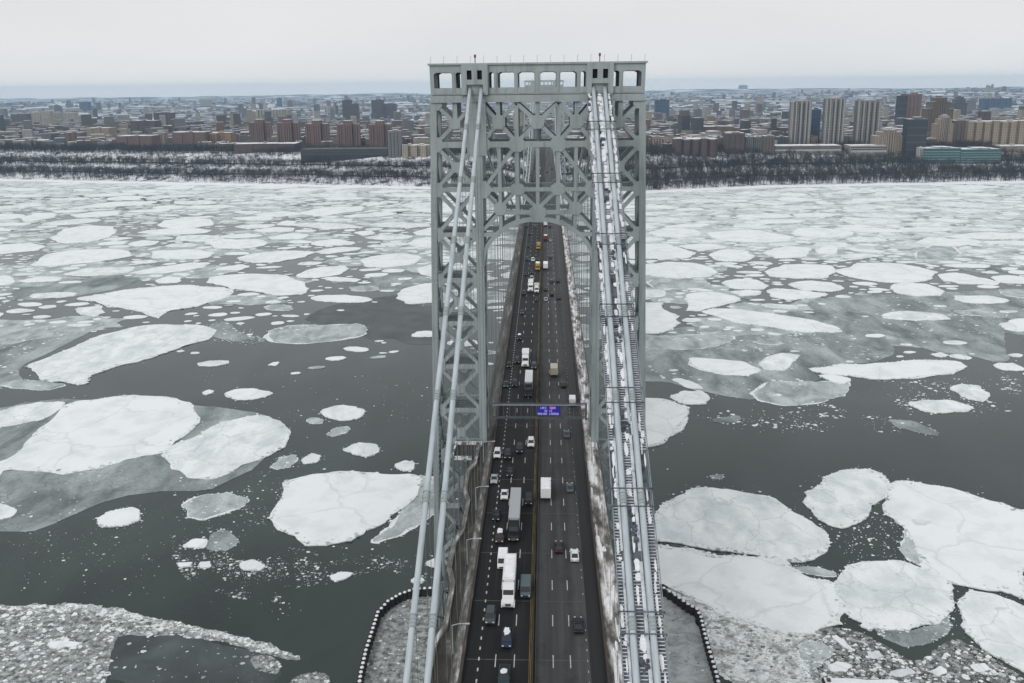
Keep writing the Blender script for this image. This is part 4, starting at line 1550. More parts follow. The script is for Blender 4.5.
# ------------------------------------------------------------------ ice on the river
def poly_world(reg, pts, z=0.3):
    x0, y0, s = {'A': (0, 170, 2.327), 'B': (0, 380, 2.2545), 'C': (640, 170, 2.6276), 'D': (640, 400, 2.414)}[reg]
    out = []
    for a, b in pts:
        p = at_z(x0 + a / s, y0 + b / s, z)
        out.append((float(p[0]), float(p[1])))
    return out


def area(p):
    return .5 * sum(p[i][0] * p[(i + 1) % len(p)][1] - p[(i + 1) % len(p)][0] * p[i][1] for i in range(len(p)))


def ccw(p): return p if area(p) > 0 else p[::-1]


def chaikin(p, n=1, q=.22):
    for _ in range(n):
        o = []
        for i in range(len(p)):
            a, b = p[i], p[(i + 1) % len(p)]
            o += [(a[0] + (b[0] - a[0]) * q, a[1] + (b[1] - a[1]) * q), (a[0] + (b[0] - a[0]) * (1 - q), a[1] + (b[1] - a[1]) * (1 - q))]
        p = o
    return p


def roughen(p, step, amp, seed):
    o = []
    n = len(p)
    for i in range(n):
        a, b = Vector(p[i]), Vector(p[(i + 1) % n])
        L = (b - a).length
        m = max(1, min(60, int(L / step)))
        d = (b - a) / max(L, 1e-6)
        nr = Vector((d.y, -d.x))
        for k in range(m):
            q = a + (b - a) * (k / m)
            f = mnoise.fractal(Vector((q.x / (step * 6), q.y / (step * 6), seed)), 1.0, 2.0, 3) + .5 * mnoise.noise(Vector((q.x / step, q.y / step, seed + 9)))
            o.append((q.x + nr.x * amp * f, q.y + nr.y * amp * f))
    return o


def inset(p, dist, seed):
    n = len(p)
    o = []
    rr = random.Random(seed)
    for i in range(n):
        a, b, c = Vector(p[i - 1]), Vector(p[i]), Vector(p[(i + 1) % n])
        t = (c - a)
        if t.length < 1e-6: o.append(p[i]); continue
        t.normalize()
        nr = Vector((-t.y, t.x))
        k = dist * max(.12, .25 + 2.6 * mnoise.noise(Vector((b.x / (dist * 7 + 1), b.y / (dist * 7 + 1), seed))))
        o.append((b.x + nr.x * k, b.y + nr.y * k))
    # smooth the inner ring so that it does not fold
    for _ in range(2):
        o = [((o[i - 1][0] + 2 * o[i][0] + o[(i + 1) % n][0]) / 4, (o[i - 1][1] + 2 * o[i][1] + o[(i + 1) % n][1]) / 4) for i in range(n)]
    return o


def floe_mesh(p, z, m_top, m_rim, seed, rim=True):
    p = ccw(p)
    A = abs(area(p))
    size = math.sqrt(A)
    cx, cy = sum(q[0] for q in p) / len(p), sum(q[1] for q in p) / len(p)
    p = [(a - cx, b - cy) for a, b in p]
    step = max(.7, size / 22)
    p = roughen(roughen(chaikin(p, 1, .14), size / 6, size * (.11 if rim else .05), seed + 40), step, size * (.035 if rim else .02) + .15, seed)
    n = len(p)
    mb = MB()
    if rim and size > 5:
        q = inset(p, min(2.6, size * .055), seed)
        vs_ = [(a, b, -.25) for a, b in p] + [(a, b, z * .8) for a, b in p] + [(a, b, z) for a, b in q]
        mb.add(vs_, [(i, (i + 1) % n, n + (i + 1) % n, n + i) for i in range(n)] + [(n + i, n + (i + 1) % n, 2 * n + (i + 1) % n, 2 * n + i) for i in range(n)], 1)
        mb.add(vs_[2 * n:], [tuple(range(n))], 0)
    else:
        vs_ = [(a, b, -.25) for a, b in p] + [(a, b, z) for a, b in p]
        mb.add(vs_, [(i, (i + 1) % n, n + (i + 1) % n, n + i) for i in range(n)], 1)
        mb.add(vs_[n:], [tuple(range(n))], 0)
    o = mb.build('ice_floe', [m_top, m_rim])
    o.location = (cx, cy, 0)
    return o, [(a + cx, b + cy) for a, b in p], size


MK = {'s': (ICE, RIM, .5), 'd': (ICE_B, RIM, .55), 'g': (GREY, GREY, .14), 'l': (GREY_L, RIM, .2), 'n': (NILAS, NILAS, .06)}
GA = 'ice floes drifting on the river'
LA = 'small pale ice floe drifting among similar floes on the grey river left of the bridge'
LC = 'small pale ice floe drifting among similar floes on the river right of the bridge'
FL = [
    ('A', 's', [(125, 160), (150, 138), (200, 130), (265, 130), (282, 140), (270, 155), (215, 168), (160, 172), (130, 166)], 'round bright ice floe with clear dark water around it, upper left'),
    ('A', 's', [(60, 222), (110, 195), (180, 186), (260, 184), (310, 198), (270, 208), (180, 222), (110, 228)], 'long white floe with a pointed right tip below the round upper left floe'),
    ('A', 's', [(-40, 178), (60, 170), (112, 176), (95, 188), (0, 196), (-40, 198)], 'white floe cut by the left frame edge beside the long pointed floe'),
    ('A', 's', [(355, 130), (380, 118), (430, 112), (490, 115), (495, 128), (440, 137), (385, 138)], 'compact white floe right of the round upper left floe'),
    ('A', 's', [(340, 200), (360, 188), (440, 185), (497, 192), (470, 206), (400, 208), (345, 206)], None),
    ('A', 's', [(470, 168), (520, 160), (610, 162), (615, 175), (560, 184), (500, 182)], None),
    ('A', 's', [(310, 238), (370, 225), (440, 216), (490, 216), (470, 228), (390, 240), (320, 243)], None),
    ('A', 's', [(560, 205), (590, 195), (680, 186), (735, 190), (710, 205), (640, 215), (585, 214)], 'slim white floe pointing right towards the left tower leg'),
    ('A', 's', [(690, 246), (740, 226), (800, 222), (813, 230), (790, 243), (720, 252)], 'tilted lens shaped floe alone in open water left of the tower'),
    ('A', 's', [(470, 262), (510, 248), (580, 240), (650, 245), (695, 258), (714, 275), (705, 288), (650, 290), (570, 282), (510, 270)], 'broad white floe with rounded right end, left of the lens shaped floe'),
    ('A', 's', [(180, 298), (260, 288), (340, 275), (430, 268), (520, 270), (556, 282), (530, 300), (470, 315), (400, 332), (375, 348), (340, 340), (270, 318), (220, 308)], 'large white floe with jagged lower edge above the huge slanting floe'),
    ('A', 'd', [(186, 335), (180, 322), (240, 314), (250, 330), (220, 342)], None),
    ('A', 'd', [(40, 458), (80, 440), (170, 405), (240, 380), (330, 362), (400, 356), (470, 360), (495, 372), (480, 392), (430, 412), (350, 440), (280, 465), (220, 485), (190, 500), (150, 492), (90, 485)],
     'huge slanting white floe with a grey crack near its lower edge, left of frame'),
    ('A', 'l', [(-20, 500), (40, 488), (100, 490), (160, 500), (110, 512), (40, 510)], None),
    ('A', 's', [(525, 520), (545, 511), (590, 507), (630, 513), (638, 520), (610, 532), (550, 534)], 'small oval white floe alone in open water above the largest left floe'),
    ('A', 'd', [(748, 560), (790, 547), (835, 550), (855, 563), (840, 578), (800, 582), (755, 573)], 'small crumpled white floe left of the cables in open water'),
    ('A', 'l', [(612, 388), (640, 372), (680, 362), (760, 358), (840, 354), (865, 368), (850, 388), (780, 400), (700, 405), (640, 400)], 'grey mottled ice raft in open water left of the tower'),
    ('A', 's', [(915, 296), (925, 278), (970, 265), (1020, 262), (1020, 308), (950, 312)], 'white floe partly hidden behind the left tower leg'),
    ('A', 's', [(834, 212), (870, 200), (930, 194), (980, 203), (960, 218), (890, 228), (850, 225)], 'white kite shaped floe just left of the tower leg'),
    ('A', 's', [(965, 232), (1006, 218), (1030, 230), (1020, 248), (980, 243)], None),
    ('A', 's', [(960, 145), (1000, 133), (1026, 133), (1026, 152), (975, 152)], None),
    ('A', 's', [(945, 170), (990, 157), (1026, 158), (1026, 182), (970, 180)], None),
    ('A', 's', [(-20, 248), (20, 246), (38, 260), (15, 268), (-20, 268)], None),
    ('A', 's', [(40, 258), (90, 247), (145, 249), (140, 258), (60, 262)], None),
    ('A', 's', [(725, 168), (780, 160), (830, 168), (820, 175), (740, 176)], None),
    ('A', 's', [(735, 190), (790, 178), (845, 180), (830, 188), (750, 196)], None),
    ('A', 's', [(360, 258), (390, 247), (425, 250), (420, 262), (375, 264)], None),
    ('A', 's', [(500, 228), (560, 219), (585, 224), (560, 234), (505, 234)], None),
    ('A', 's', [(45, 112), (80, 100), (130, 100), (130, 112), (60, 120)], None),
    ('A', 's', [(150, 90), (250, 75), (365, 72), (350, 80), (240, 88), (160, 92)], 'very long thin white floe low against the far left shore'),
    ('A', 's', [(160, 105), (230, 95), (290, 95), (280, 105), (180, 112)], None),
    ('A', 's', [(250, 65), (300, 59), (340, 62), (320, 70), (255, 70)], None),
    ('A', 's', [(620, 455), (635, 447), (650, 446), (645, 455)], None),
    ('A', 's', [(468, 518), (485, 511), (500, 515), (480, 524)], None),
    ('A', 's', [(300, 172), (330, 163), (375, 166), (360, 174), (310, 178)], None),
    ('A', 's', [(590, 140), (640, 133), (690, 135), (680, 143), (600, 145)], None),
    ('A', 's', [(637, 128), (665, 117), (690, 120), (680, 130)], None),
    ('A', 's', [(620, 155), (680, 146), (720, 150), (700, 160), (630, 161)], None),
    ('A', 's', [(690, 100), (760, 85), (850, 84), (840, 95), (740, 108)], 'flat white floe near the far shore left of the tower top'),
    ('A', 's', [(820, 145), (860, 140), (880, 146), (850, 153)], None),
    ('A', 'n', [(700, 352), (760, 318), (850, 300), (920, 288), (960, 312), (1040, 320), (1040, 405), (960, 407), (900, 394), (865, 397)], 'dark film of new ice behind the left tower leg'),
    ('A', 'g', [(-30, 400), (80, 366), (170, 356), (258, 354), (200, 385), (150, 408), (60, 448), (40, 470), (60, 500), (-30, 505)], 'grey sheet of thin ice left of the huge slanting floe'),
    ('A', 'g', [(20, 300), (60, 276), (150, 262), (250, 245), (330, 250), (300, 268), (230, 285), (170, 296), (90, 305)], 'smeared grey ice sheet above the jagged edged white floe'),
    ('A', 'g', [(486, 362), (520, 348), (560, 378), (620, 395), (590, 405), (530, 396), (497, 386)], None),
    ('B', 's', [(-20, 190), (15, 175), (60, 135), (110, 90), (140, 60), (170, 45), (250, 36), (310, 34), (370, 42), (410, 60), (420, 85), (405, 115), (390, 135), (350, 155), (290, 178), (240, 192), (160, 205), (80, 205), (15, 200), (-20, 215)],
     'largest smooth white floe at the left edge, with faint straight cracks'),
    ('B', 'd', [(-20, 78), (40, 60), (130, 48), (150, 52), (118, 80), (95, 92), (40, 100), (-20, 112)], None),
    ('B', 'd', [(395, 140), (430, 125), (490, 95), (540, 85), (600, 80), (640, 98), (650, 120), (630, 145), (590, 170), (540, 195), (490, 213), (430, 220), (390, 205), (360, 175)],
     'rough white floe joined to the right end of the largest smooth floe'),
    ('B', 'g', [(-20, 66), (60, 50), (150, 44), (420, 54), (520, 61), (590, 71), (640, 96), (654, 120), (632, 162), (562, 210), (492, 246), (430, 256), (350, 255), (280, 261), (230, 275), (190, 293), (130, 321), (70, 340), (-20, 342)],
     'wide streaky grey ice sheet beneath the two big white floes at left'),
    ('B', 'd', [(-20, 275), (10, 280), (38, 296), (14, 312), (-20, 318)], None),
    ('B', 'l', [(400, 285), (420, 268), (460, 257), (520, 256), (557, 270), (545, 285), (500, 305), (460, 318), (415, 310)], 'oval grey and white floe just below the rough joined floe'),
    ('B', 's', [(215, 315), (240, 296), (300, 285), (318, 290), (320, 315), (270, 330), (225, 333)], 'small white floe below the streaky grey sheet at left'),
    ('B', 's', [(600, 290), (618, 250), (635, 228), (690, 214), (780, 206), (880, 206), (950, 212), (965, 240), (950, 265), (905, 295), (885, 328), (850, 352), (800, 375), (740, 384), (680, 372), (630, 340), (610, 315)],
     'big rounded white floe immediately left of the near cables'),
    ('B', 'l', [(940, 212), (985, 218), (1010, 240), (1005, 290), (960, 318), (900, 350), (840, 365), (870, 335), (900, 300)], 'grey ragged ice apron on the right flank of the big rounded floe'),
    ('B', 'd', [(770, 157), (800, 143), (850, 145), (858, 160), (830, 174), (790, 167)], None),
    ('B', 's', [(885, 192), (910, 180), (935, 183), (938, 200), (910, 207)], 'little white floe touching the top of the big rounded floe'),
    ('B', 'l', [(612, 195), (625, 175), (665, 167), (675, 178), (655, 195), (625, 202)], None),
    ('B', 's', [(678, 180), (700, 165), (725, 170), (715, 185), (690, 188)], None),
    ('B', 'l', [(688, 90), (705, 83), (732, 88), (725, 98), (700, 99)], None),
    ('B', 'l', [(733, 122), (755, 107), (790, 103), (785, 117), (750, 128)], None),
    ('B', 'd', [(412, 375), (440, 357), (470, 360), (465, 378), (430, 378)], None),
    ('B', 'g', [(460, 380), (475, 345), (510, 335), (540, 360), (520, 380), (490, 385)], 'dim grey ice pan below the oval grey and white floe'),
    ('B', 'd', [(540, 415), (570, 405), (600, 420), (585, 430), (550, 428)], None),
    ('B', 's', [(740, 442), (765, 433), (800, 433), (785, 447), (755, 453)], 'little pointed white floe beyond the left fender'),
    ('B', 's', [(400, 413), (435, 410), (430, 420), (405, 422)], None),
    ('B', 's', [(450, 412), (475, 408), (475, 422), (455, 424)], None),
    ('B', 's', [(105, 592), (150, 588), (185, 592), (170, 602), (115, 605)], 'small clean white pan frozen into the slush at lower left'),
    ('B', 's', [(955, 415), (985, 400), (1005, 415), (990, 425)], None),
    ('B', 's', [(925, 452), (945, 442), (960, 452), (940, 462)], None),
    ('C', 's', [(512, 265), (560, 245), (640, 238), (720, 250), (790, 270), (770, 285), (700, 298), (640, 296), (560, 282)], 'large smooth white floe in the middle of the right ice field'),
    ('C', 's', [(650, 305), (690, 295), (760, 298), (805, 318), (790, 328), (720, 330), (670, 322)], 'white floe directly below the large smooth floe on the right'),
    ('C', 's', [(385, 300), (440, 288), (510, 296), (545, 312), (500, 322), (430, 315)], None),
    ('C', 's', [(330, 318), (350, 310), (420, 315), (497, 325), (460, 338), (390, 342), (340, 335)], None),
    ('C', 's', [(205, 295), (250, 284), (310, 288), (345, 305), (320, 315), (240, 312)], None),
    ('C', 's', [(232, 320), (270, 315), (320, 318), (315, 330), (265, 332)], None),
    ('C', 's', [(110, 325), (160, 320), (220, 325), (262, 340), (210, 355), (150, 372), (118, 372), (112, 345)], 'square shouldered white floe right of the tower'),
    ('C', 's', [(160, 372), (200, 363), (280, 368), (360, 378), (440, 390), (520, 415), (515, 425), (430, 425), (320, 415), (240, 400)], 'long white wedge pointing right above dark water'),
    ('C', 'l', [(-40, 438), (120, 435), (250, 435), (245, 450), (200, 465), (100, 475), (-40, 475)], None),
    ('C', 's', [(-40, 350), (60, 345), (80, 370), (92, 400), (80, 415), (30, 428), (-40, 428)], 'white floe cut off by the right tower leg beside dark water'),
    ('C', 'd', [(315, 510), (330, 488), (380, 480), (430, 485), (400, 510), (380, 525), (330, 525)], 'bright crumpled white patch on the blue grey sheet right of the tower'),
    ('C', 's', [(440, 525), (520, 510), (640, 503), (760, 498), (840, 505), (858, 518), (800, 535), (700, 550), (600, 550), (520, 540)], 'long spindle shaped white floe on the right'),
    ('C', 'l', [(300, 590), (310, 570), (360, 558), (450, 555), (520, 552), (555, 560), (550, 580), (500, 600), (430, 618), (360, 615), (315, 605)], 'bluish oval ice pan below the spindle shaped floe'),
    ('C', 's', [(465, 540), (500, 535), (560, 550), (530, 565)], None),
    ('C', 'd', [(75, 595), (110, 580), (160, 578), (190, 600), (170, 617), (110, 615)], None),
    ('C', 's', [(80, 550), (100, 546), (160, 565), (165, 575), (120, 572)], None),
    ('C', 'd', [(808, 572), (840, 562), (890, 565), (925, 590), (900, 607), (860, 600)], 'crumpled white floe right of the spindle shaped floe'),
    ('C', 'd', [(703, 615), (740, 605), (820, 603), (880, 625), (850, 637), (750, 635)], 'small frayed floe below the crumpled floe on the right'),
    ('C', 's', [(-60, 600), (60, 598), (130, 620), (138, 650), (110, 680), (40, 720), (-60, 740)], 'smooth white floe hugging the right cables above open water'),
    ('C', 'g', [(-40, 470), (100, 470), (200, 462), (250, 435), (420, 430), (560, 428), (640, 430), (670, 480), (620, 498), (560, 503), (440, 520), (470, 552), (300, 600), (160, 572), (80, 552), (-40, 548)], 'blue grey sheet of thin ice right of the tower under small white floes'),
    ('C', 'g', [(430, 345), (560, 330), (700, 330), (840, 320), (1060, 310), (1060, 400), (980, 392), (940, 405), (985, 470), (980, 505), (930, 508), (860, 490), (780, 480), (700, 450), (640, 430), (530, 430), (480, 390)], 'wide grey sheet of smeared ice reaching the right frame edge'),
    ('C', 's', [(940, 405), (980, 390), (1050, 392), (1050, 425), (965, 420)], 'white floe cut by the right frame edge'),
    ('C', 's', [(760, 485), (790, 478), (815, 487), (790, 492)], None),
    ('C', 's', [(920, 280), (970, 275), (1040, 285), (1040, 300), (950, 297)], None),
    ('C', 's', [(785, 272), (840, 270), (945, 293), (940, 303), (850, 300), (790, 290)], None),
    ('C', 's', [(-40, 195), (70, 192), (140, 215), (130, 230), (60, 235), (-40, 232)], None),
    ('C', 's', [(-40, 255), (60, 245), (150, 245), (215, 270), (190, 283), (100, 287), (30, 280), (-40, 278)], 'pale floe with rounded right end beside the right tower leg'),
    ('C', 'l', [(20, 290), (100, 288), (185, 295), (170, 310), (80, 312), (30, 305)], None),
    ('C', 's', [(170, 222), (220, 208), (280, 212), (305, 228), (280, 242), (210, 240)], None),
    ('C', 's', [(310, 265), (400, 248), (500, 250), (515, 265), (490, 285), (400, 287), (330, 280)], 'broad white floe left of the large smooth floe on the right'),
    ('C', 's', [(165, 165), (300, 158), (420, 175), (400, 190), (260, 190), (180, 180)], None),
    ('C', 's', [(20, 165), (60, 150), (140, 155), (165, 170), (100, 178), (40, 175)], None),
    ('C', 's', [(320, 215), (390, 200), (450, 205), (440, 230), (350, 235)], None),
    ('C', 's', [(460, 210), (490, 196), (525, 205), (510, 222), (470, 220)], None),
    ('C', 'l', [(715, 220), (760, 196), (820, 196), (850, 220), (800, 235), (740, 236)], None),
    ('C', 's', [(790, 250), (850, 245), (920, 250), (915, 258), (830, 256)], None),
    ('C', 'l', [(820, 370), (900, 362), (970, 380), (960, 388), (850, 380)], None),
    ('D', 'd', [(20, 300), (60, 250), (110, 222), (150, 213), (220, 218), (320, 245), (400, 280), (450, 315), (460, 340), (430, 370), (370, 385), (300, 378), (200, 360), (110, 345), (20, 340)], 'broad bluish white floe with a swept ridge right of the near cables'),
    ('D', 's', [(0, 347), (110, 354), (210, 369), (310, 382), (380, 410), (400, 425), (480, 450), (475, 480), (440, 535), (410, 555), (340, 548), (260, 530), (200, 510), (130, 480), (60, 450), (0, 440)], 'broad white floe between the bluish floe and the right fender'),
    ('D', 'd', [(400, 230), (440, 190), (490, 168), (550, 165), (590, 178), (605, 200), (600, 230), (560, 260), (520, 295), (490, 310), (450, 298), (410, 275), (395, 255)], 'rounded drifted floe above a pool of black water on the right'),
    ('D', 's', [(610, 195), (650, 193), (700, 205), (780, 220), (860, 245), (960, 280), (960, 500), (880, 465), (800, 450), (750, 440), (700, 420), (680, 370), (660, 320), (620, 280), (605, 250)], 'great white floe running off the right edge of the frame'),
    ('D', 'd', [(480, 440), (500, 405), (560, 390), (620, 388), (680, 410), (740, 440), (755, 470), (740, 510), (700, 540), (640, 555), (580, 545), (520, 525), (485, 500)], 'rounded white floe with blue rippled drifts at lower right'),
    ('D', 'd', [(757, 470), (800, 455), (870, 470), (960, 510), (960, 680), (880, 620), (820, 590), (775, 550), (755, 520)], 'creamy cracked floe in the lower right corner'),
    ('D', 'l', [(375, 595), (390, 583), (440, 583), (470, 600), (460, 615), (430, 633), (385, 625)], 'small smooth pale pan set in slush near the right fender'),
    ('D', 's', [(460, 570), (475, 567), (510, 597), (515, 605), (490, 597)], None),
    ('D', 's', [(310, 385), (330, 378), (370, 398), (340, 400)], None),
    ('D', 'l', [(360, 405), (420, 400), (475, 415), (470, 425), (400, 420)], None),
    ('D', 's', [(528, 545), (545, 535), (570, 545), (555, 558)], None),
    ('D', 'g', [(175, 45), (240, 35), (245, 48), (210, 55), (180, 52)], None),
    ('D', 'g', [(595, 45), (660, 50), (720, 75), (725, 88), (680, 80), (620, 65)], 'thin grey lens of ice alone on black water at right'),
    ('D', 'g', [(170, 180), (200, 178), (200, 190), (172, 190)], None),
    ('D', 'd', [(652, 290), (680, 282), (705, 296), (690, 306), (662, 304)], None),
    ('D', 'l', [(640, 300), (668, 320), (690, 385), (700, 415), (650, 385), (625, 362), (640, 335)], None),
    ('D', 'g', [(560, 545), (640, 558), (705, 542), (745, 512), (750, 560), (700, 590), (640, 598), (590, 575)], None),
]
GX0, GY0, GC = -1500.0, -80.0, 2.0
occ = np.zeros((int(1720 / GC), int(2900 / GC)), np.uint8)     # [y, x]


def raster(p, val):
    a = np.asarray(p)
    x0, x1 = int((a[:, 0].min() - GX0) / GC), int((a[:, 0].max() - GX0) / GC) + 1
    y0, y1 = int((a[:, 1].min() - GY0) / GC), int((a[:, 1].max() - GY0) / GC) + 1
    x0, y0 = max(0, x0), max(0, y0)
    x1, y1 = min(occ.shape[1], x1), min(occ.shape[0], y1)
    if x1 <= x0 or y1 <= y0: return
    X, Y = np.meshgrid(GX0 + (np.arange(x0, x1) + .5) * GC, GY0 + (np.arange(y0, y1) + .5) * GC)
    ins = np.zeros(X.shape, bool)
    n = len(a)
    for i in range(n):
        xa, ya = a[i]
        xb, yb = a[(i + 1) % n]
        if ya == yb: continue
        c = ((ya > Y) != (yb > Y)) & (X < (xb - xa) * (Y - ya) / (yb - ya) + xa)
        ins ^= c
    sub = occ[y0:y1, x0:x1]
    sub[ins] = np.maximum(sub[ins], val)


floes = []
for i, (reg, k, pts, lab) in enumerate(FL):
    p = poly_world(reg, pts)
    mt, mr, z = MK[k]
    o, outl, size = floe_mesh(p, z * (.85 + .3 * rng.random()), mt, mr, i + 1, rim=k in 'sdl')
    if k in 'gn': o.name = 'thin_ice_sheet'
    if lab: tag(o, lab, 'ice floe' if k not in 'gn' else 'ice sheet', GA)
    else:
        left = reg in 'AB'
        if k in 'gn': tag(o, 'grey patch of thin ice between the white floes on the %s river' % ('left' if left else 'right'), 'ice sheet', GA + (' left' if left else ' right'))
        else: tag(o, LA if left else LC, 'ice floe', 'small ice floes %s of the bridge' % ('left' if left else 'right'))
    raster(outl, 2 if k in 'sdl' else 1)
    floes.append((outl, size, k))

# far pans packed towards the Manhattan shore: the larger ones one by one, the rest as one mass
def cover(x, y):
    if x > 30:
        c = np.interp(y, [314, 454, 594, 735, 875, 2000], [.10, .25, .55, .92, .97, .97])
    else:
        c = np.interp(y, [279, 372, 477, 641, 875, 1039, 1132, 1448], [.0, .10, .34, .50, .60, .75, .93, .97])
    return c * (.75 + .5 * (nz2(x, y * 1.2, 130, 4) + .5)) if c < .9 else c


packs, singles = MB(), []
nr_ = np.random.RandomState(4)
shore_c = lambda x: float(shore_y(x))
for rad, tries in ((34, 900), (24, 1500), (16, 3500), (10, 8000), (6.5, 15000), (4.2, 26000), (2.8, 30000)):
    X = nr_.uniform(-1350, 1100, tries)
    Y = 275 + (1490 - 275) * nr_.uniform(0, 1, tries) ** .8
    for x, y in zip(X, Y):
        if y > shore_c(x) + 2: continue
        if rad < 8 and x < 0 and 330 < y < 1000 and nr_.rand() < .55: continue
        d = np.hypot(x, y + 234)
        if abs(x) > (y + 234) * .64 + 30: continue
        if rad < 4 and y > 870: continue
        cv = min(cover(x, y), .86)
        if nr_.rand() > cv ** (1.0 if rad > 8 else .6): continue
        rr_ = rad * nr_.uniform(.75, 1.15)
        ax, ay = rr_ * nr_.uniform(1.0, 1.6), rr_ * nr_.uniform(.6, .95)
        gx0, gx1 = int((x - ax - GX0) / GC), int((x + ax - GX0) / GC) + 1
        gy0, gy1 = int((y - ay - GY0) / GC), int((y + ay - GY0) / GC) + 1
        if gx0 < 0 or gy0 < 0 or gx1 > occ.shape[1] or gy1 > occ.shape[0]: continue
        sub = occ[gy0:gy1, gx0:gx1]
        if (sub == 2).mean() > (.03 if y < 700 else .09): continue
        if rad < 20 and (sub == 1).mean() > .2 and nr_.rand() < .9: continue
        n = nr_.randint(8, 13) if rad > 5 else 7
        th0 = nr_.uniform(-.4, .4)
        poly = []
        for q in range(n):
            t = 2 * math.pi * (q + nr_.uniform(-.25, .25)) / n
            f = nr_.uniform(.8, 1.08)
            a_, b_ = ax * f * math.cos(t), ay * f * math.sin(t)
            poly.append((x + a_ * math.cos(th0) - b_ * math.sin(th0), y + a_ * math.sin(th0) + b_ * math.cos(th0)))
        raster(poly, 2)
        vis = rr_ * rr_ / d ** 2 * (1 / d)
        singles.append((vis, poly, rr_))
singles.sort(key=lambda t: -t[0])
for j, (v_, poly, rr_) in enumerate(singles):
    x = sum(p[0] for p in poly) / len(poly)
    if j < 190:
        o, outl, size = floe_mesh(poly, .45, [ICE, ICE, ICE_B, ICE_B if poly[0][1] > 600 else GREY_L][nr_.randint(4)], RIM, 500 + j)
        tag(o, LA if x < 0 else LC, 'ice floe', 'small ice floes %s of the bridge' % ('left' if x < 0 else 'right'))
    else:
        p = ccw(chaikin(poly)) if rr_ > 5 else ccw(poly)
        packs.prism(p, -.2, .3 + .15 * nr_.rand(), mi=nr_.choice([0, 0, 0, 1, 2], p=[.3, .3, .1, .2, .1]) if p[0][1] < 700 else nr_.choice([0, 1, 3, 3]))
tag(packs.build('pack_ice', [ICE, ICE_B, GREY_L, ICE_C]), kind='stuff')
# refrozen sheet the far right pans are set in, and the shore ice on the left
mb = MB()
ysh = [(x, shore_c(x) + 4) for x in range(1400, 20, -40)]
edge = [(x_, (y_ + 188) * 1.17 - 234) for x_, y_ in [(40, 640), (90, 610), (150, 640), (210, 600), (290, 560), (360, 585), (440, 540), (520, 560), (600, 520), (720, 545), (900, 500), (1400, 520)]]
mb.prism(roughen(ccw(edge + ysh), 14, 12, 3), -.2, .16, 0)
ysh = [(x, shore_c(x) + 4) for x in range(60, -1500, -40)]
edge = [(x_, (y_ + 188) * 1.17 - 234) for x_, y_ in [(-1500, 1150), (-1200, 1130), (-900, 1060), (-700, 1075), (-520, 1000), (-330, 960), (-180, 930), (-60, 900), (60, 890)]]
mb.prism(roughen(ccw(edge + ysh), 14, 14, 5), -.2, .15, 0)
nq = np.random.RandomState(12)
zi = 0
for (xa, xb, ya, yb, cnt_, r0, r1) in ((40, 560, 330, 560, 9, 35, 85), (30, 700, 520, 860, 16, 40, 100), (-620, -40, 480, 820, 20, 25, 75), (-900, -40, 780, 1150, 26, 30, 95), (-520, -60, 330, 560, 7, 22, 48)):
    for _ in range(cnt_):
        x, y = nq.uniform(xa, xb), nq.uniform(ya, yb)
        r = nq.uniform(r0, r1)
        P = []
        for q in range(18):
            t = 2 * math.pi * q / 18
            f = nq.uniform(.6, 1.1)
            P.append((x + r * 1.35 * f * math.cos(t), y + r * .85 * f * math.sin(t)))
        zi += 1
        mb.prism(roughen(roughen(chaikin(P), 9, 7, zi), 2.6, 2.2, zi + 50), -.2, .08 + .0012 * zi, 1 if nq.rand() < .6 else 2)
tag(mb.build('refrozen_ice_sheet', [PACK, GREY_L, GREY]), kind='stuff')

# slush and brash
def in_poly(p, x, y):
    c = False
    for i in range(len(p)):
        xa, ya = p[i]
        xb, yb = p[i - 1]
        if (ya > y) != (yb > y) and x < (xb - xa) * (y - ya) / (yb - ya) + xa: c = not c
    return c


brash = MB()
BM = [ICE, RIM, GREY_L, SLUSH]


def chunk(x, y, r, z=.16, mm=(0, 0, 0, 1, 1, 2)):
    n = rng.choice((4, 5, 5, 6))
    a0 = rng.random() * 6.28
    st = rng.uniform(.6, 1)
    P = []
    for k in range(n):
        a = a0 + 2 * math.pi * (k + rng.uniform(-.25, .25)) / n
        P.append((x + r * math.cos(a) * rng.uniform(.7, 1.1), y + r * st * math.sin(a) * rng.uniform(.7, 1.1)))
    t = (rng.uniform(-.08, .08), rng.uniform(-.08, .08))
    zz = z * rng.uniform(.6, 1.4)
    vs_ = [(p[0], p[1], -.08) for p in P] + [(p[0], p[1], zz + (p[0] - x) * t[0] + (p[1] - y) * t[1]) for p in P]
    brash.add(vs_, [(k, (k + 1) % n, n + (k + 1) % n, n + k) for k in range(n)] + [tuple(range(n, 2 * n))], rng.choice(mm))


def scatter(p, count, r0, r1, pw=2.6, z=.16, clump=0.0, mm=(0, 0, 1, 1, 2)):
    xs_, ys_ = [q[0] for q in p], [q[1] for q in p]
    k = 0
    g_ = 0
    while k < count and g_ < count * 30:
        g_ += 1
        x, y = rng.uniform(min(xs_), max(xs_)), rng.uniform(min(ys_), max(ys_))
        if not in_poly(p, x, y): continue
        if clump and nz2(x, y, clump, 2) < rng.uniform(-.25, .35): continue
        chunk(x, y, r0 + (r1 - r0) * rng.random() ** (pw * 1.6), z, mm)
        k += 1


slush = MB()
def slushfield(reg, pts, m, z=.05, n=0, r0=.18, r1=1.3, clump=0):
    p = ccw(poly_world(reg, pts, 0))
    q = roughen(chaikin(p), 2.0, 1.6, len(pts))
    slush.prism(q, -.1, z, m)
    if n: scatter(q, n, r0, r1, clump=clump, mm=(2, 3, 3, 3, 1, 0) if m in (0, 3, 4) else (2, 2, 1, 3, 0))


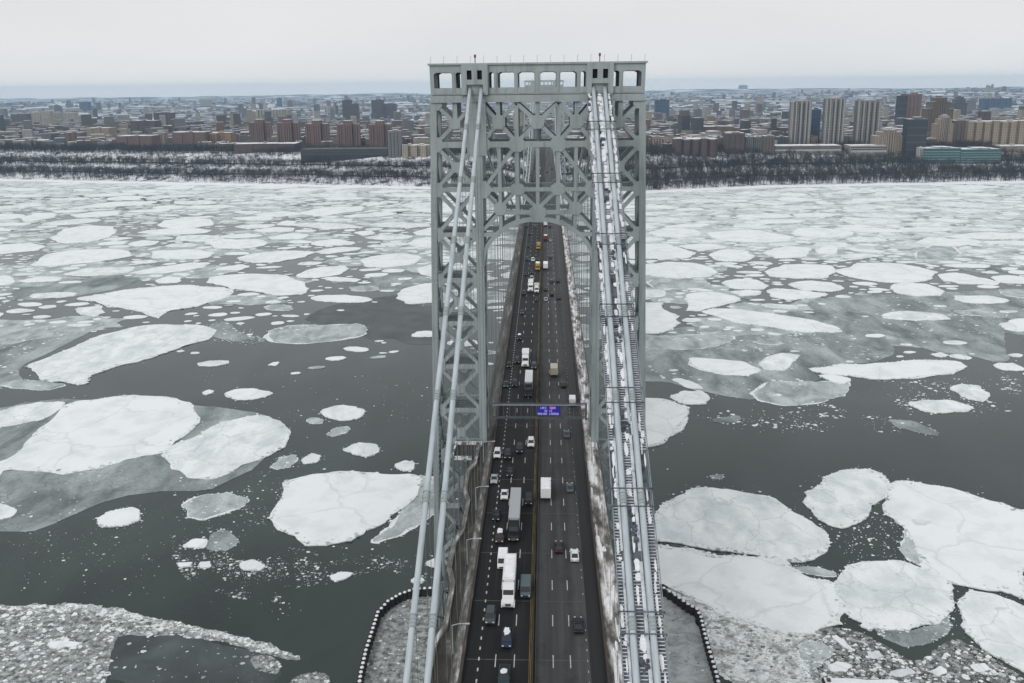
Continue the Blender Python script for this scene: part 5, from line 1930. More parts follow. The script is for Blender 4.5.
slushfield('B', [(-90, 505), (80, 508), (190, 508), (280, 518), (360, 543), (480, 560), (560, 583), (640, 608), (690, 625), (662, 634), (600, 617), (500, 592), (360, 572), (270, 572), (255, 600), (240, 720), (-140, 720), (-140, 560)], 0, .05, 5200, .1, 1.5)
slushfield('B', [(-30, 506), (80, 509), (190, 509), (280, 519), (360, 544), (480, 561), (560, 584), (640, 609), (688, 626), (655, 624), (590, 604), (500, 583), (400, 566), (330, 552), (270, 535), (180, 523), (80, 522), (-30, 520)], 1, .09, 900, .12, .9)
slushfield('B', [(256, 603), (270, 574), (360, 574), (500, 594), (590, 617), (640, 655), (610, 700), (240, 700)], 2, .03, 60)
slushfield('B', [(640, 700), (655, 672), (690, 660), (740, 664), (745, 700)], 0, .05, 160, .2, 1.0)
slushfield('B', [(560, 625), (600, 618), (640, 640), (630, 668), (590, 655)], 0, .05, 110, .2, .8)
slushfield('D', [(20, 452), (60, 452), (130, 482), (200, 512), (260, 532), (340, 550), (420, 560), (440, 610), (430, 700), (185, 700), (150, 520)], 1, .06, 1500, .1, 1.3)
slushfield('D', [(410, 566), (470, 545), (520, 555), (600, 600), (680, 640), (760, 570), (820, 600), (880, 640), (960, 700), (400, 700)], 3, .03, 3000, .1, 1.3)
for q_ in ([(450, 640), (480, 628), (515, 640), (500, 655), (465, 655)], [(600, 655), (650, 645), (670, 660), (620, 670)], [(700, 655), (725, 640), (745, 655), (720, 668)], [(548, 610), (575, 603), (590, 618), (560, 625)], [(795, 640), (830, 632), (850, 650), (812, 656)]):
    o, _o, _z = floe_mesh(poly_world('D', q_), .3, ICE_B, RIM, len(q_) + int(q_[0][0]))
    tag(o, 'small white plate of ice caught in the dark slush at lower right', 'ice floe', 'plates of ice in the lower right slush')
slushfield('D', [(-60, 440), (45, 455), (130, 512), (150, 560), (165, 610), (195, 700), (-60, 700)], 4, .05, 160, .15, .7)
slushfield('B', [(815, 700), (826, 640), (845, 560), (862, 515), (890, 490), (925, 474), (990, 466), (1080, 470), (1080, 700)], 0, .05, 650, .15, .9)
SL_D = ice_mat('dark_slush', (0.30, 0.31, 0.30), (0.035, 0.037, 0.035), 0.42, 0.72, 0.5, rough=0.7, bump=0.6)
tag(slush.build('slush', [SLUSH, SLUSH_W, NILAS, SL_D, ice_mat('fender_pool_ice', (0.44, 0.47, 0.47), (0.19, 0.21, 0.21), .3, .6, .12, vein=.5, veincol=(.12, .11, .095), dist=2.)]), kind='stuff')

for outl, size, k in floes:                     # chips shed along the floe edges
    cyy = sum(p[1] for p in outl) / len(outl)
    if cyy > 470: continue
    m = int(len(outl) * (1.1 if cyy < 160 else .5))
    for _ in range(m):
        a = outl[rng.randrange(len(outl))]
        dx, dy = rng.gauss(0, 1), rng.gauss(0, 1)
        s_ = min(5, size * .09) * (rng.random() ** 2 * 2 + .15)
        chunk(a[0] + dx * s_, a[1] + dy * s_, .14 + .7 * rng.random() ** 5)
def chunk_on(x, y, r, z0, mm):
    b0 = len(brash.v)
    chunk(x, y, r, .3, mm)
    brash.v[b0:] = [(a_, b_, (c_ if c_ > 0 else 0) + z0) for a_, b_, c_ in brash.v[b0:]]


for (outl, size, k), (reg, kk, pts, lab) in zip(floes, FL):      # rubble ridged up along the rims, bits frozen into the thin sheets
    cxx, cyy = sum(p[0] for p in outl) / len(outl), sum(p[1] for p in outl) / len(outl)
    if cyy > 520 or size < 5: continue
    if k in 'sd':
        ph = rng.random() * 6.28
        for _ in range(int(len(outl) * (2.6 if cyy < 160 else 1.6))):
            a = outl[rng.randrange(len(outl))]
            t = math.atan2(a[1] - cyy, a[0] - cxx)
            if rng.random() > .35 + .65 * max(0, math.cos(t - ph)): continue
            w_ = .005 + .085 * rng.random() ** 2.2
            chunk_on(a[0] + (cxx - a[0]) * w_, a[1] + (cyy - a[1]) * w_, min(1.6, size * .02) * rng.uniform(.3, 1.1), .28, (0, 1, 1, 2))
    elif k in 'gl':
        scatter(outl, int(min(420, size * size / (11 if cyy < 200 else 45))), .15, 1.1 if cyy < 200 else 2.2, 2.0, .3, clump=22, mm=(2, 2, 1, 0))
W1 = [poly_world('B', q, 0) for q in (
    [(380, 350), (480, 330), (560, 380), (640, 395), (640, 430), (670, 470), (650, 505), (560, 500), (470, 470), (400, 420)],
    [(620, 370), (700, 385), (800, 395), (900, 370), (980, 390), (975, 450), (860, 430), (740, 460), (650, 470)],
    [(380, 395), (520, 390), (640, 440), (670, 490), (560, 500), (430, 460)],
    [(90, 330), (220, 330), (300, 350), (290, 420), (170, 430), (60, 400)],
    [(500, 260), (600, 190), (680, 140), (640, 260), (600, 330), (520, 330)])]
for q, c in zip(W1, (520, 420, 300, 60, 200)): scatter(q, int(c * 1.3), .1, .9, 3.6, .1, clump=13, mm=(1, 2, 2, 3, 3, 0))
for q, c in (([(140, 640), (300, 600), (470, 605), (560, 640), (700, 650), (700, 690), (200, 690)], 300), ([(560, 500), (700, 555), (900, 545), (1000, 520), (1000, 640), (880, 640), (700, 645)], 420)):
    scatter(poly_world('C', q, 0), c, .2, 1.6, 3, .15, clump=25)
scatter(poly_world('D', [(470, 330), (540, 300), (600, 250), (640, 300), (620, 380), (500, 395)], 0), 160, .15, .8, 3)
scatter(poly_world('A', [(470, 360), (520, 340), (620, 390), (600, 410), (500, 400)], 0), 160, .25, 1.2, 3)
scatter(poly_world('A', [(430, 480), (520, 470), (1000, 480), (1000, 600), (640, 600), (500, 540)], 0), 90, .15, .7, 4)
scatter(poly_world('B', [(20, 340), (600, 320), (700, 560), (200, 500), (20, 480)], 0), 140, .12, .6, 4)
# loose pans on the mid left river
for _ in range(900):
    x, y = rng.uniform(-700, -20), rng.uniform(335, 1040)
    if nz2(x, y, 90, 6) < rng.uniform(-.1, .4): continue
    gx, gy = int((x - GX0) / GC), int((y - GY0) / GC)
    if occ[gy, gx] == 2: continue
    chunk(x, y, rng.uniform(.5, 3.0))
tag(brash.build('brash_ice', BM), kind='stuff')

# ------------------------------------------------------------------ Manhattan: buildings on the bluff and behind
def facade(name, col, win=(0.03, 0.035, 0.045), px_=3.4, pz=3.2, fx=.45, fz=.5, var=.18):
    m = bpy.data.materials.new(name)
    m.use_nodes = True
    t = m.node_tree
    b = t.nodes['Principled BSDF']
    b.inputs['Roughness'].default_value = .8
    g_ = t.nodes.new('ShaderNodeTexCoord')
    sp = t.nodes.new('ShaderNodeSeparateXYZ')
    t.links.new(g_.outputs['Object'], sp.inputs[0])

    def mth(op, a, bv=None):
        n = t.nodes.new('ShaderNodeMath')
        n.operation = op
        for i_, v_ in enumerate((a, bv)):
            if v_ is None: continue
            if isinstance(v_, (int, float)): n.inputs[i_].default_value = v_
            else: t.links.new(v_, n.inputs[i_])
        return n.outputs[0]
    u = mth('ADD', sp.outputs[0], sp.outputs[1])
    a = mth('LESS_THAN', mth('FRACT', mth('DIVIDE', u, px_)), fx)
    c = mth('LESS_THAN', mth('FRACT', mth('DIVIDE', sp.outputs[2], pz)), fz)
    w = mth('MULTIPLY', a, c)
    ns = t.nodes.new('ShaderNodeTexNoise')
    ns.inputs['Scale'].default_value = .12
    t.links.new(g_.outputs['Object'], ns.inputs['Vector'])
    hv = t.nodes.new('ShaderNodeHueSaturation')
    hv.inputs['Color'].default_value = (*[q * .72 for q in col], 1)
    t.links.new(mth('ADD', mth('MULTIPLY', ns.outputs['Fac'], var * 2), 1 - var), hv.inputs['Value'])
    mx = t.nodes.new('ShaderNodeMixRGB')
    t.links.new(w, mx.inputs['Fac'])
    t.links.new(hv.outputs[0], mx.inputs['Color1'])
    mx.inputs['Color2'].default_value = (*win, 1)
    t.links.new(mx.outputs[0], b.inputs['Base Color'])
    return m


BR = ('brick', 'dbrick', 'red', 'tan', 'orange', 'brown')
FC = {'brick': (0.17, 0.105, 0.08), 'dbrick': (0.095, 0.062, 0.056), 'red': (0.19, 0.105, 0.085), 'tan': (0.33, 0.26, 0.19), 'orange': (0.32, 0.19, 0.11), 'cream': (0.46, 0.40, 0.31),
      'grey': (0.20, 0.20, 0.20), 'dgrey': (0.085, 0.085, 0.09), 'pale': (0.44, 0.415, 0.38), 'purple': (0.13, 0.10, 0.105), 'blue': (0.05, 0.10, 0.17), 'brown': (0.14, 0.105, 0.08),
      'teal': (0.04, 0.15, 0.145), 'black': (0.025, 0.028, 0.035), 'white': (0.62, 0.62, 0.61), 'umber': (0.075, 0.05, 0.048), 'green': (0.055, 0.064, 0.06)}
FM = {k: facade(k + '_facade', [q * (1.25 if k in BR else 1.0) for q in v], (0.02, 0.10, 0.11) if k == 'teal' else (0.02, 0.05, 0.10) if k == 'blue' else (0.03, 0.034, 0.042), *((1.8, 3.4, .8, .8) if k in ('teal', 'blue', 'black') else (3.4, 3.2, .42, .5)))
      for k, v in FC.items()}
ROOFS = noisy('snowy_roof', [(0.34, (0.12, 0.12, 0.13)), (0.42, (0.60, 0.61, 0.64)), (0.55, (0.84, 0.85, 0.88))], 0.06, rough=.85)
ROOFD = noisy('tar_roof', [(0.4, (0.04, 0.04, 0.045)), (0.7, (0.16, 0.16, 0.17))], 0.1, rough=.85)
WBAND = mat('window_band', (0.025, 0.03, 0.04), 0.25)
TANKW = mat('water_tank_wood', (0.07, 0.05, 0.04), 0.9)

# x0, x1, ytop, ybase (pixels), base height, facade, form, label
B = [
    (117, 153, 135.3, 148.5, 46, 'brick', 'wide', 'wide brown apartment block at the bluff edge left of the lighter narrow block'),
    (153, 165, 132.5, 145.5, 46, 'tan', 'slab', 'narrow light brown block right of the wide brown apartment block'),
    (173, 206, 131.5, 146, 46, 'brick', 'wide', 'broad brown brick block beside the small orange block on the bluff'),
    (208, 217, 133.5, 145.5, 46, 'orange', 'slab', 'small orange brick block at the bluff edge'),
    (131, 156, 120, 132.5, 46, 'dbrick', 'wide', 'dark brown apartment block behind the bluff edge at left'),
    (155, 172, 112, 129, 46, 'dbrick', 'tower', 'dark reddish tower slab rising behind the dark brown block'),
    (12, 27, 113.5, 126.5, 40, 'purple', 'slab', 'dull purple brown block at the far left beside the cream slabs'),
    (31, 41, 112, 122.5, 30, 'cream', 'slab', 'leftmost of the row of four cream slabs at far left'),
    (42, 51, 111, 123, 30, 'cream', 'slab', 'second from left of the row of four cream slabs'),
    (52.5, 61, 112, 122.5, 30, 'cream', 'slab', 'third from left of the row of four cream slabs'),
    (63, 75, 112.5, 121, 30, 'cream', 'slab', 'rightmost of the row of four cream slabs at far left'),
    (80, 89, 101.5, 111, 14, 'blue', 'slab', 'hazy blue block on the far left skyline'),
    (65, 82, 132, 142, 47, 'brick', 'wide', 'low brick building among dark trees on the left bluff'),
    (86, 110, 127.5, 138, 47, 'tan', 'wide', 'low tan building behind dark trees on the left bluff'),
    (-4, 5, 108.5, 119, 40, 'grey', 'slab', 'grey block cut by the left edge of the frame'),
    (200, 210, 99, 106, 16, 'pale', 'slab', 'pale square block on the hazy skyline left of the tower'),
    (210, 232, 132, 145, 46, 'orange', 'wide', 'orange brown brick block left of the five matching brick towers'),
    (249, 271.5, 119.5, 143.5, 46, 'red', 'cross', 'leftmost of the five matching brick towers on the bluff'),
    (277, 299.5, 119.5, 145, 46, 'red', 'cross', 'second from left of the five matching brick towers'),
    (305.5, 329, 120.5, 147, 46, 'red', 'cross', 'middle one of the five matching brick towers'),
    (337, 360, 120.8, 148, 46, 'red', 'cross', 'fourth from left of the five matching brick towers'),
    (369, 391.5, 121, 148, 46, 'red', 'cross', 'rightmost of the five matching brick towers beside the grey slab'),
    (256.7, 290, 109, 121, 36, 'cream', 'comb', 'large cream institutional block behind the brick towers'),
    (343, 352, 99, 120, 30, 'umber', 'tower', 'left half of the first pair of dark slab towers'),
    (351.5, 359, 103, 120.5, 30, 'umber', 'tower', 'right lower half of the first pair of dark slab towers'),
    (372, 383.5, 99, 118.5, 30, 'umber', 'tower', 'taller left tower of the second dark pair near the bridge tower'),
    (383.5, 396, 103, 118.5, 30, 'umber', 'tower', 'lower right tower of the second dark pair near the bridge tower'),
    (388.5, 401.5, 130, 158, 44, 'grey', 'tower', 'slim grey apartment slab at the bluff edge near the tower leg'),
    (234, 296, 143.5, 152.5, 40, 'dbrick', 'wide', 'long low dark red brick building on the slope below the brick towers'),
    (301, 388, 149, 160.5, 36, 'green', 'arcade', 'long low greenish arcaded terrace below the brick towers'),
    (402, 429, 145, 158, 44, 'cream', 'comb', 'low sandy block between the grey slab and the tower leg'),
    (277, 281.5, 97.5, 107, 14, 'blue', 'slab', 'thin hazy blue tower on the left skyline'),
    (655, 669, 98.5, 121.5, 36, 'blue', 'slab', 'blue glass office block right of the tower top'),
    (675, 718, 138.5, 157, 46, 'dbrick', 'comb', 'dark red ribbed building with tan base right of the tower leg'),
    (725, 744, 132.5, 154, 46, 'dbrick', 'slab', 'dark brick block between the ribbed building and the twin grey blocks'),
    (745, 752.5, 136.5, 153, 46, 'grey', 'slab', 'left one of the twin grey blocks on the right bluff'),
    (753.5, 761, 136.5, 153, 46, 'grey', 'slab', 'right one of the twin grey blocks on the right bluff'),
    (763, 774, 135.5, 155.5, 46, 'brown', 'slab', 'brownish slab left of the long pale podium'),
    (776, 789, 136.5, 147, 46, 'dgrey', 'wide', 'low dark block behind the pale podium'),
    (704, 734, 126, 135.5, 44, 'brick', 'wide', 'long mid brown block behind the dark brick block'),
    (707, 714.5, 115.5, 127.5, 44, 'orange', 'slab', 'small tan tower standing behind the long mid brown block'),
    (727, 734, 117, 126.5, 44, 'cream', 'dome', 'cream drum shaped building with rounded top'),
    (772, 776, 118, 136, 44, 'black', 'tower', 'thin black tower left of the three pale towers'),
    (790, 809.5, 100, 147, 46, 'pale', 'fins', 'left one of the three tall pale ribbed towers'),
    (809.8, 819, 108, 143.5, 46, 'blue', 'slab', 'bluish tower directly right of the left pale tower'),
    (823.7, 843, 97.5, 147, 46, 'pale', 'fins', 'middle one of the three tall pale ribbed towers'),
    (856, 878, 99.5, 147, 46, 'pale', 'fins', 'right one of the three tall pale ribbed towers'),
    (775, 841, 145.7, 155, 40, 'pale', 'arcade', 'long pale podium under the left and middle ribbed towers'),
    (850, 886, 145.7, 158, 38, 'pale', 'arcade', 'pale podium under the right ribbed tower'),
    (877, 905, 129.5, 155.5, 44, 'tan', 'step', 'tan blocky building right of the pale ribbed towers'),
    (896, 905, 94, 129, 46, 'black', 'tower', 'dark left half of the red and black tower'),
    (904.5, 919, 92.5, 129, 46, 'red', 'tower', 'brick red right half of the red and black tower'),
    (905, 924.6, 117.5, 158.5, 44, 'black', 'tower', 'near black slab in front of the red tower'),
    (927, 952, 97, 140, 46, 'brown', 'step', 'tall grey brown stepped hospital tower'),
    (953, 966.5, 96.5, 119.5, 46, 'dgrey', 'step', 'dark stepped tower right of the tall stepped hospital tower'),
    (936, 953, 116, 146.5, 46, 'tan', 'step', 'sandy wing in front of the stepped hospital tower'),
    (952, 967, 119.5, 146, 46, 'brown', 'slab', 'brown hospital wing left of the long sandy hospital front'),
    (966, 1034, 120, 146, 46, 'tan', 'comb', 'long sandy hospital front at the right edge of the frame'),
    (1000, 1040, 146, 153, 44, 'tan', 'wide', 'low sandy annex below the long hospital front'),
    (923, 959.5, 148, 163.5, 40, 'teal', 'slab', 'left half of the teal glass building by the right bluff'),
    (960, 1000, 149, 163.5, 40, 'teal', 'slab', 'right half of the teal glass building by the right bluff'),
    (918.5, 923, 147.5, 163, 40, 'white', 'slab', 'narrow white end bay of the teal glass building'),
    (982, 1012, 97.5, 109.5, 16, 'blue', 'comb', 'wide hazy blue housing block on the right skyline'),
    (739, 747.5, 85, 89, 60, 'grey', 'slab', 'lone grey block on the distant hill right of the tower'),
    (925, 936, 139, 147, 45, 'brown', 'slab', 'small brown block below the stepped hospital tower'),
    (642, 649, 135, 148, 46, 'brown', 'slab', 'brown block showing at the right tower leg'),
    (652, 662, 136.5, 148, 46, 'tan', 'slab', 'small tan block near the right tower leg'),
]
blocks = []


def block(root, x0, x1, y0, y1, z1, m, z0=-14, name='wall', roof=ROOFS):
    mb = MB()
    mb.box(x0, x1, y0, y1, z0, z1)
    w = mb.build(name, m, root)
    mb = MB()
    mb.box(x0 - .3, x1 + .3, y0 - .3, y1 + .3, z1 + .02, z1 + .9)
    mb.build('parapet', m, w)
    mb = MB()
    mb.box(x0 + .4, x1 - .4, y0 + .4, y1 - .4, z1 + .9, z1 + 1.0)
    mb.build('roof', roof, w)
    return w


def building(x0p, x1p, yt, yb, zb, fac, form, lab):
    xc = (x0p + x1p) / 2
    d_ = ray(xc, yb)
    t_ = 900 / d_[1]
    for _ in range(4000):               # walk down the line of sight to the ground the building stands on
        p = CAM + d_ * t_
        if p[2] <= ground_z(float(p[0]), float(p[1])) + .2 and p[1] > shore_c(float(p[0])): break
        t_ *= 1.001
    if p[2] < 60 and abs(p[2] - zb) < 30: zb = float(p[2])
    else: p = at_z(xc, yb, zb)
    Y = float(p[1])
    a, b = float(at_y(x0p, yb, Y)[0]), float(at_y(x1p, yb, Y)[0])
    H = float(at_y(xc, yt, Y)[2]) - zb
    w = (b - a) / 2
    root = empty({'fins': 'apartment_tower', 'cross': 'apartment_tower', 'tower': 'tower_block', 'arcade': 'terrace_building'}.get(form, 'city_building'), ((a + b) / 2, Y, zb))
    tag(root, lab, 'building')
    m = FM[fac]
    d = min(45, max(16, w * 1.3))
    blocks.append(((a + b) / 2, Y, w, d))
    far = Y > 2600

    def hut(cx, cy, s, h, z):
        mb = MB()
        mb.box(cx - s, cx + s, cy - s, cy + s, z + 1.0, z + 1.0 + h)
        mb.build('penthouse', m, root)
        mb = MB()
        mb.box(cx - s - .15, cx + s + .15, cy - s - .15, cy + s + .15, z + 1.0 + h, z + 1.35 + h)
        mb.build('penthouse_roof', ROOFS, root)

    def tank(cx, cy, z):
        mb = MB()
        for k in (-1, 1):
            for j in (-1, 1): mb.bar((cx + k * 1.2, cy + j * 1.2, z), (cx + k * 1.2, cy + j * 1.2, z + 4), .3, .3, (0, 1, 0))
        mb.tube([(cx, cy, z + 4), (cx, cy, z + 8), (cx, cy, z + 9.6)], [2.1, 2.1, .3], 10)
        mb.build('water_tank', TANKW, root)

    def bands(x0, x1, y, z1, n, ww):
        for k in range(n):
            x = x0 + (x1 - x0) * (k + .5) / n
            mb = MB()
            mb.box(x - ww / 2, x + ww / 2, y - .12, y + .5, 2, z1)
            mb.build('window_band', WBAND, root)
    if form == 'cross':
        h = H * .86
        d = 17
        block(root, -w, -w * .42, 6, d - 2, h, m)
        block(root, w * .42, w, 6, d - 2, h, m)
        block(root, -w * .36, w * .36, 0, d + 4, h + 1.2, m)
        hut(0, d * .5, w * .34, H - h - 2, h + 1.2)
        for cx in (-w * .7, w * .7): bands(cx - w * .2, cx + w * .2, 6, h - 2, 2, 1.5)
        bands(-w * .3, w * .3, 0, h - 2, 3, 1.6)
    elif form == 'fins':
        h = H * .955
        block(root, -w + 1, w - 1, 2, d, h, FM['grey'], roof=ROOFD)
        n = 5
        for k in range(n):
            x = -w + 2 * w * k / (n - 1)
            ww = 2.3 if 0 < k < n - 1 else 3.2
            x = max(-w + ww / 2, min(w - ww / 2, x))
            mb = MB()
            mb.box(x - ww, x + ww * .4, 0, 3, -4, h + 1 + (2 if k in (1, 3) else 0))
            mb.build('concrete_fin', FM['pale'], root)
        bands(-w + 3.5, w - 3.5, 1.4, h - 3, 4, 1.7)
        mb = MB()
        for k in range(int(h / 6)): mb.box(-w + .5, w - .5, 1.6, 2.2, 5 + k * 6, 5.5 + k * 6)
        mb.build('balcony_slabs', FM['pale'], root)
        hut(0, d * .45, w * .45, H - h - 1.5, h)
        hut(w * .2, d * .45, w * .18, 2.2, h + (H - h) - 1.6)
    elif form == 'step':
        block(root, -w, w, 6, d + 8, H * .72, m)
        block(root, -w * .75, w * .62, 3, d + 4, H * .88, m)
        block(root, -w * .5, w * .3, 0, d, H * .98, m)
        hut(-w * .1, d * .5, w * .2, H * .04, H * .98)
        bands(-w * .45, w * .25, 0, H * .92, 4, 1.3)
    elif form == 'comb':
        n = max(3, round(w * 2 / 16))
        block(root, -w, w, 7, d, H * .93, m)
        for k in range(n):
            xa = -w + 2 * w * k / n
            block(root, xa + .6, xa + 2 * w / n * .68, 0, 8, H * .9 + (2.5 if k % 3 == 0 else 0), m)
        hut(-w * .5, d * .6, 3.5, max(2.5, H * .07), H * .93)
        hut(w * .4, d * .6, 4.5, max(2.0, H * .05), H * .93)
    elif form == 'arcade':
        block(root, -w, w, 1.5, d, H - 1, m, z0=-8, roof=ROOFS if fac == 'pale' else ROOFD)
        n = min(60, int(2 * w / 3.6))
        for k in range(n):
            x = -w + .6 + (2 * w - 1.2) * k / (n - 1)
            mb = MB()
            mb.box(x - .45, x + .45, 0, 1.6, -5, H * .45)
            mb.build('pillar', m, root)
        mb = MB()
        mb.box(-w, w, .3, 1.48, H * .45, H * .62)
        mb.build('cornice', FM['white'] if fac == 'pale' else m, root)
        for k in range(2):
            mb = MB()
            mb.box(-w + 1, w - 1, 1.35, 2.0, H * (.66 + .15 * k), H * (.74 + .15 * k))
            mb.build('window_band', WBAND, root)
    elif form == 'dome':
        mb = MB()
        mb.tube([(0, d / 2, -6), (0, d / 2, H * .72)], w, 20)
        mb.build('wall', m, root)
        mb = MB()
        mb.tube([(0, d / 2, H * .72 + (H * .28) * math.sin(t)) for t in (0.0, .4, .8, 1.2, 1.5)], [max(.3, w * math.cos(t)) for t in (0.0, .4, .8, 1.2, 1.5)], 20)
        mb.build('dome', FM['cream'], root)
    elif form == 'wide':
        block(root, -w, w, 2, d, H * .92, m)
        block(root, -w * .96, -w * .4, 0, 3, H * .9, m)
        block(root, -w * .18, w * .26, 0, 3, H * .94, m)
        block(root, w * .48, w * .97, 0, 3, H * .89, m)
        hut(-w * .1, d * .55, 3.2, max(2, H * .08), H * .92)
        if not far and fac in ('brick', 'dbrick', 'red'): tank(w * .5, d * .5, H * .92 + 1)
    else:
        block(root, -w, w, 0, d, H * .95, m)
        hut(w * .15, d * .5, w * .4, max(1.5, H * .04), H * .95)
        if fac in ('teal', 'blue', 'black'):
            n = 5
            for k in range(n):
                mb = MB()
                z = 3 + (H * .92 - 3) * k / n
                mb.box(-w - .1, w + .1, -.25, .2, z, z + .7)
                mb.build('floor_band', FM['grey'] if fac != 'teal' else FM['white'], root)
        elif form == 'tower':
            bands(-w * .8, w * .8, 0, H * .9, 3, 1.4)
        else:
            bands(-w * .85, w * .85, 0, H * .88, 3, 1.2)
    return root


for b_ in B: building(*b_)

# ordinary blocks filling the streets behind: the nearest ones one by one, the rest as one mass
fill = []
rb = random.Random(77)
GR = R(24)
cg, sg_ = math.cos(GR), math.sin(GR)
def blocked(x, y, r):
    for bx, by, bw, bd in blocks:
        if abs(x - bx) < bw + r and by - r - (110 if r > 4 and by < 2400 else 6) < y < by + bd + r: return True
    return False
NB = (('row', 0),)
for _ in range(20000):
    t = rb.random()
    y = 1380 + 9500 * t ** 2.0
    half = (y + 234) * .62 + 60
    x = rb.uniform(-half, half)
    s = y - shore_c(x)
    if s < 232: continue
    if y < 2600 and abs(x) < 60: continue
    dens = .9 if y < 2600 else .6 if y < 3800 else .3
    dens *= 1.0 if nz2(x, y, 420, 12) > -.18 else .15
    if rb.random() > dens: continue
    w, d = rb.uniform(6, 17), rb.uniform(6, 12)
    if blocked(x, y, max(w, d)): continue
    if y > 1900 and rb.random() < .05: h, w, d = rb.uniform(28, 58), rb.uniform(8, 16), rb.uniform(8, 11)
    else: h = rb.choice((10, 13, 16, 17, 18, 19, 20, 22)) * rb.uniform(.85, 1.1) * (1 if y < 3500 else .7)
    fill.append((x, y, w, d, h))
grid = {}
keep = []
for f in sorted(fill, key=lambda q: q[1]):
    k = (int(f[0] // 40), int(f[1] // 26))
    if grid.get(k, 0) >= (1 if f[1] < 2200 else 2): continue
    grid[k] = grid.get(k, 0) + 1
    keep.append(f)
TONES = ['brick', 'dbrick', 'tan', 'grey', 'grey', 'cream', 'grey', 'dgrey', 'brown', 'pale', 'pale', 'purple']
mass = MB()
mass_m = ['brick', 'dbrick', 'tan', 'brown', 'cream', 'grey', 'pale', 'dgrey', 'purple']
pm = {}
for i, (x, y, w, d, h) in enumerate(keep):
    z = ground_z(x, y)
    c = rb.choice(TONES)
    if i < 230:
        roof = ROOFS if rb.random() < .62 else ROOFD
        o = empty('apartment_block', (x, y, z), GR)
        mb = MB()
        kind = rb.randrange(3)
        if kind == 0: mb.box(-w, w, -d, d, -8, h)
        else:
            mb.box(-w, w, -d * .2, d, -8, h)
            mb.box(-w, -w * .35, -d, -d * .2, -8, h)
            mb.box(w * .35, w, -d, -d * .2, -8, h)
        mb.build('wall', FM[c], o)
        mb = MB()
        if kind == 0: mb.box(-w + .3, w - .3, -d + .3, d - .3, h, h + .4)
        else:
            mb.box(-w + .3, w - .3, -d * .2 + .3, d - .3, h, h + .4)
            mb.box(-w + .3, -w * .35 - .3, -d + .3, -d * .2, h, h + .4)
            mb.box(w * .35 + .3, w - .3, -d + .3, -d * .2, h, h + .4)
        mb.build('roof', roof, o)
        mb = MB()
        q = rb.uniform(-.5, .5) * w
        mb.box(q - 2, q + 2, 0, 4, h + .4, h + 3.4)
        mb.build('stair_hut', FM[c], o)
        side = 'left' if x < -40 else 'right' if x > 40 else 'end'
        tag(o, 'low %s apartment block among many alike in the streets behind the %s bluff' % ('snow roofed' if roof is ROOFS else 'dark roofed', side if side != 'end' else 'central'), 'building',
            '%s apartment blocks behind the %s bluff' % ('snow roofed' if roof is ROOFS else 'dark roofed', side if side != 'end' else 'central'))
    else:
        ca, sa = cg, sg_
        P = [(x + a * w * ca - b * d * sa, y + a * w * sa + b * d * ca) for a, b in ((-1, -1), (1, -1), (1, 1), (-1, 1))]
        mi = mass_m.index(c) if c in mass_m else 0
        mass.prism(P, z - 6, z + h, mi, 9 if rb.random() < .68 else 10)
tag(mass.build('distant_city', [FM[k] for k in mass_m] + [ROOFS, ROOFD]), kind='stuff')
# far towers on the skyline
for i in range(26):
    y = rb.uniform(3800, 8500)
    x = rb.choice((-1, 1)) * rb.uniform(.14, .58) * (y + 234)
    z = ground_z(x, y)
    o = empty('tower_block', (x, y, z), GR)
    h, w = rb.uniform(35, 68), rb.uniform(9, 22)
    mb = MB()
    mb.box(-w, w, -9, 9, -5, h)
    mb.build('wall', FM[rb.choice(('brick', 'grey', 'purple', 'cream', 'tan'))], o)
    mb = MB()
    mb.box(-w * .3, w * .3, -4, 4, h, h + 5)
    mb.build('penthouse', FM['grey'], o)
    tag(o, 'hazy far tower block among similar ones on the %s skyline' % ('left' if x < 0 else 'right'), 'building', 'hazy far tower blocks on the %s skyline' % ('left' if x < 0 else 'right'))

# ------------------------------------------------------------------ bare woods on the bluff
def tree_template(seed):
    r_ = random.Random(seed)
    V_, F_ = [], []

    def spike(p, q, r0, r1):
        p, q = Vector(p), Vector(q)
        d = (q - p).normalized()
        s = d.cross(Vector((.3, .9, .2))).normalized()
        t = d.cross(s)
        b = len(V_)
        for k in range(3):
            a = 2.1 * k
            V_.append(p + (s * math.cos(a) + t * math.sin(a)) * r0 * 1.35)
        for k in range(3):
            a = 2.1 * k
            V_.append(q + (s * math.cos(a) + t * math.sin(a)) * r1 * 1.35)
        for k in range(3):
            F_.append((b + k, b + (k + 1) % 3, b + 3 + (k + 1) % 3))
            F_.append((b + k, b + 3 + (k + 1) % 3, b + 3 + k))
    H = 1.0
    spike((0, 0, -.1), (r_.uniform(-.03, .03), r_.uniform(-.03, .03), .62), .022, .010)
    for k in range(8):
        z = .25 + .06 * k
        a = r_.random() * 6.28
        L = r_.uniform(.2, .36) * (1.1 - .5 * z)
        q = Vector((math.cos(a) * L, math.sin(a) * L, z + r_.uniform(.18, .36)))
        spike((0, 0, z), q, .009, .0045)
        for j in range(4):
            a2 = a + r_.uniform(-1.1, 1.1)
            m_ = Vector((0, 0, z)).lerp(q, r_.uniform(.45, .95))
            L2 = r_.uniform(.08, .18)
            spike(m_, m_ + Vector((math.cos(a2) * L2, math.sin(a2) * L2, r_.uniform(.05, .2))), .0045, .003)
    return np.array([tuple(v_) for v_ in V_], np.float32), np.array(F_, np.int32)


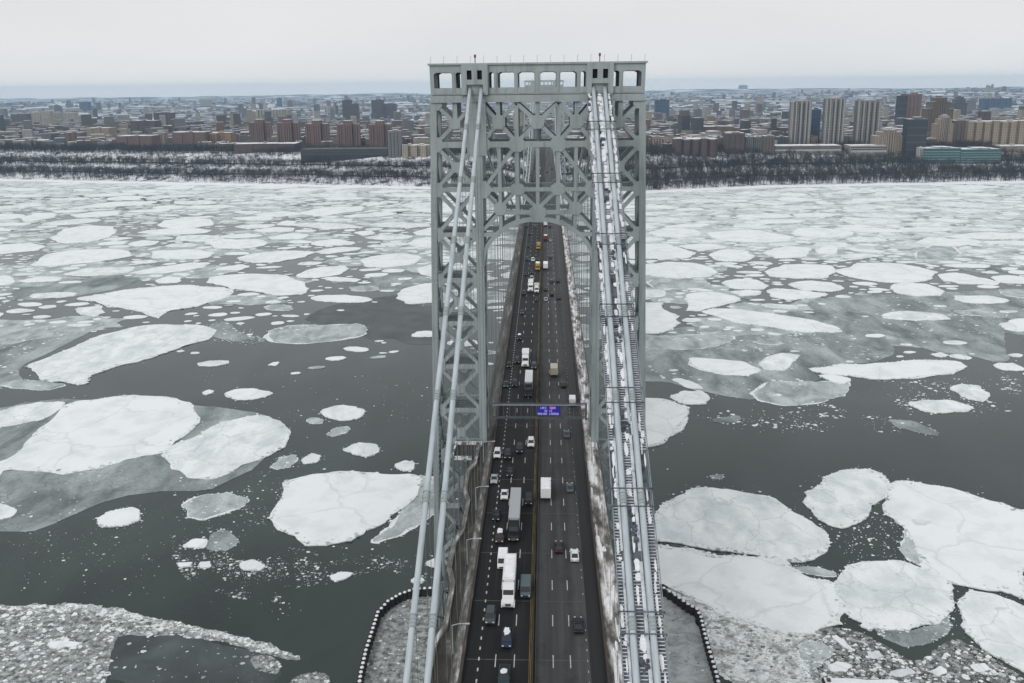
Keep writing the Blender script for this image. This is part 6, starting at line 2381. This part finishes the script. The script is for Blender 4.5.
temps = [tree_template(k) for k in range(6)]
tv, tf = [], []
off = 0
rt = random.Random(31)
cnt = 0
for _ in range(90000):
    if cnt >= 17000: break
    x = rt.uniform(-1250, 1050)
    s = rt.uniform(14, 330) if rt.random() < .8 else rt.choice((rt.uniform(50, 80), rt.uniform(122, 145), rt.uniform(205, 240)))
    if s > 240 and rt.random() < (.35 if x < -560 else .8): continue
    y = shore_c(x) + s
    if 80 < s < 92 or 145 < s < 154: continue
    if abs(x) < 24: continue
    wob = 14 * nz2(x, y, 90, 40)
    band = 56 < s + wob < 79 or 126 < s + wob < 144 or 208 < s + wob < 240
    dn = (.85 if band else .40 + .35 * (nz2(x, y, 60, 20) > .1))
    if 52 < s < 80 or 124 < s < 145 or 205 < s < 238: dn = 1.0
    if x > 100: dn = max(dn, .97)
    if rt.random() > dn: continue
    h = rt.uniform(9, 17) if (band or x > 100) else rt.uniform(5, 11)
    if blocked(x, y, 3): continue
    v_, f_ = temps[rt.randrange(6)]
    a = rt.random() * 6.28
    ca, sa = math.cos(a) * h * 1.1, math.sin(a) * h * 1.1
    M = np.array([[ca, sa, 0], [-sa, ca, 0], [0, 0, h]], np.float32)
    tv.append(v_ @ M + np.array([x, y, ground_z(x, y)], np.float32))
    tf.append(f_ + off)
    off += len(v_)
    cnt += 1
tv, tf = np.concatenate(tv), np.concatenate(tf)
me = bpy.data.meshes.new('bare_woodland')
me.vertices.add(len(tv)); me.vertices.foreach_set('co', tv.ravel())
me.loops.add(tf.size); me.loops.foreach_set('vertex_index', tf.ravel())
me.polygons.add(len(tf)); me.polygons.foreach_set('loop_start', np.arange(0, tf.size, 3, dtype=np.int32))
me.update(calc_edges=True)
me.materials.append(noisy('bare_bark', [(0.35, (0.02, 0.018, 0.018)), (0.65, (0.055, 0.047, 0.044))], 0.03, coord='World'))
wood = bpy.data.objects.new('bare_woodland', me)
COL.objects.link(wood)
tag(wood, kind='stuff')

# ------------------------------------------------------------------ the hazy air
mb = MB()
mb.box(-15500, 15500, -420, 14300, -6.0, 230.0)
HZ = bpy.data.materials.new('winter_haze')
HZ.use_nodes = True
_t = HZ.node_tree
_t.nodes.clear()
_o = _t.nodes.new('ShaderNodeOutputMaterial')
_v = _t.nodes.new('ShaderNodeVolumePrincipled')
_v.inputs['Color'].default_value = (0.56, 0.78, 1.0, 1)
_v.inputs['Density'].default_value = 0.00005
_v.inputs['Anisotropy'].default_value = 0.1
_t.links.new(_v.outputs[0], _o.inputs['Volume'])
tag(mb.build('haze', HZ), kind='stuff')
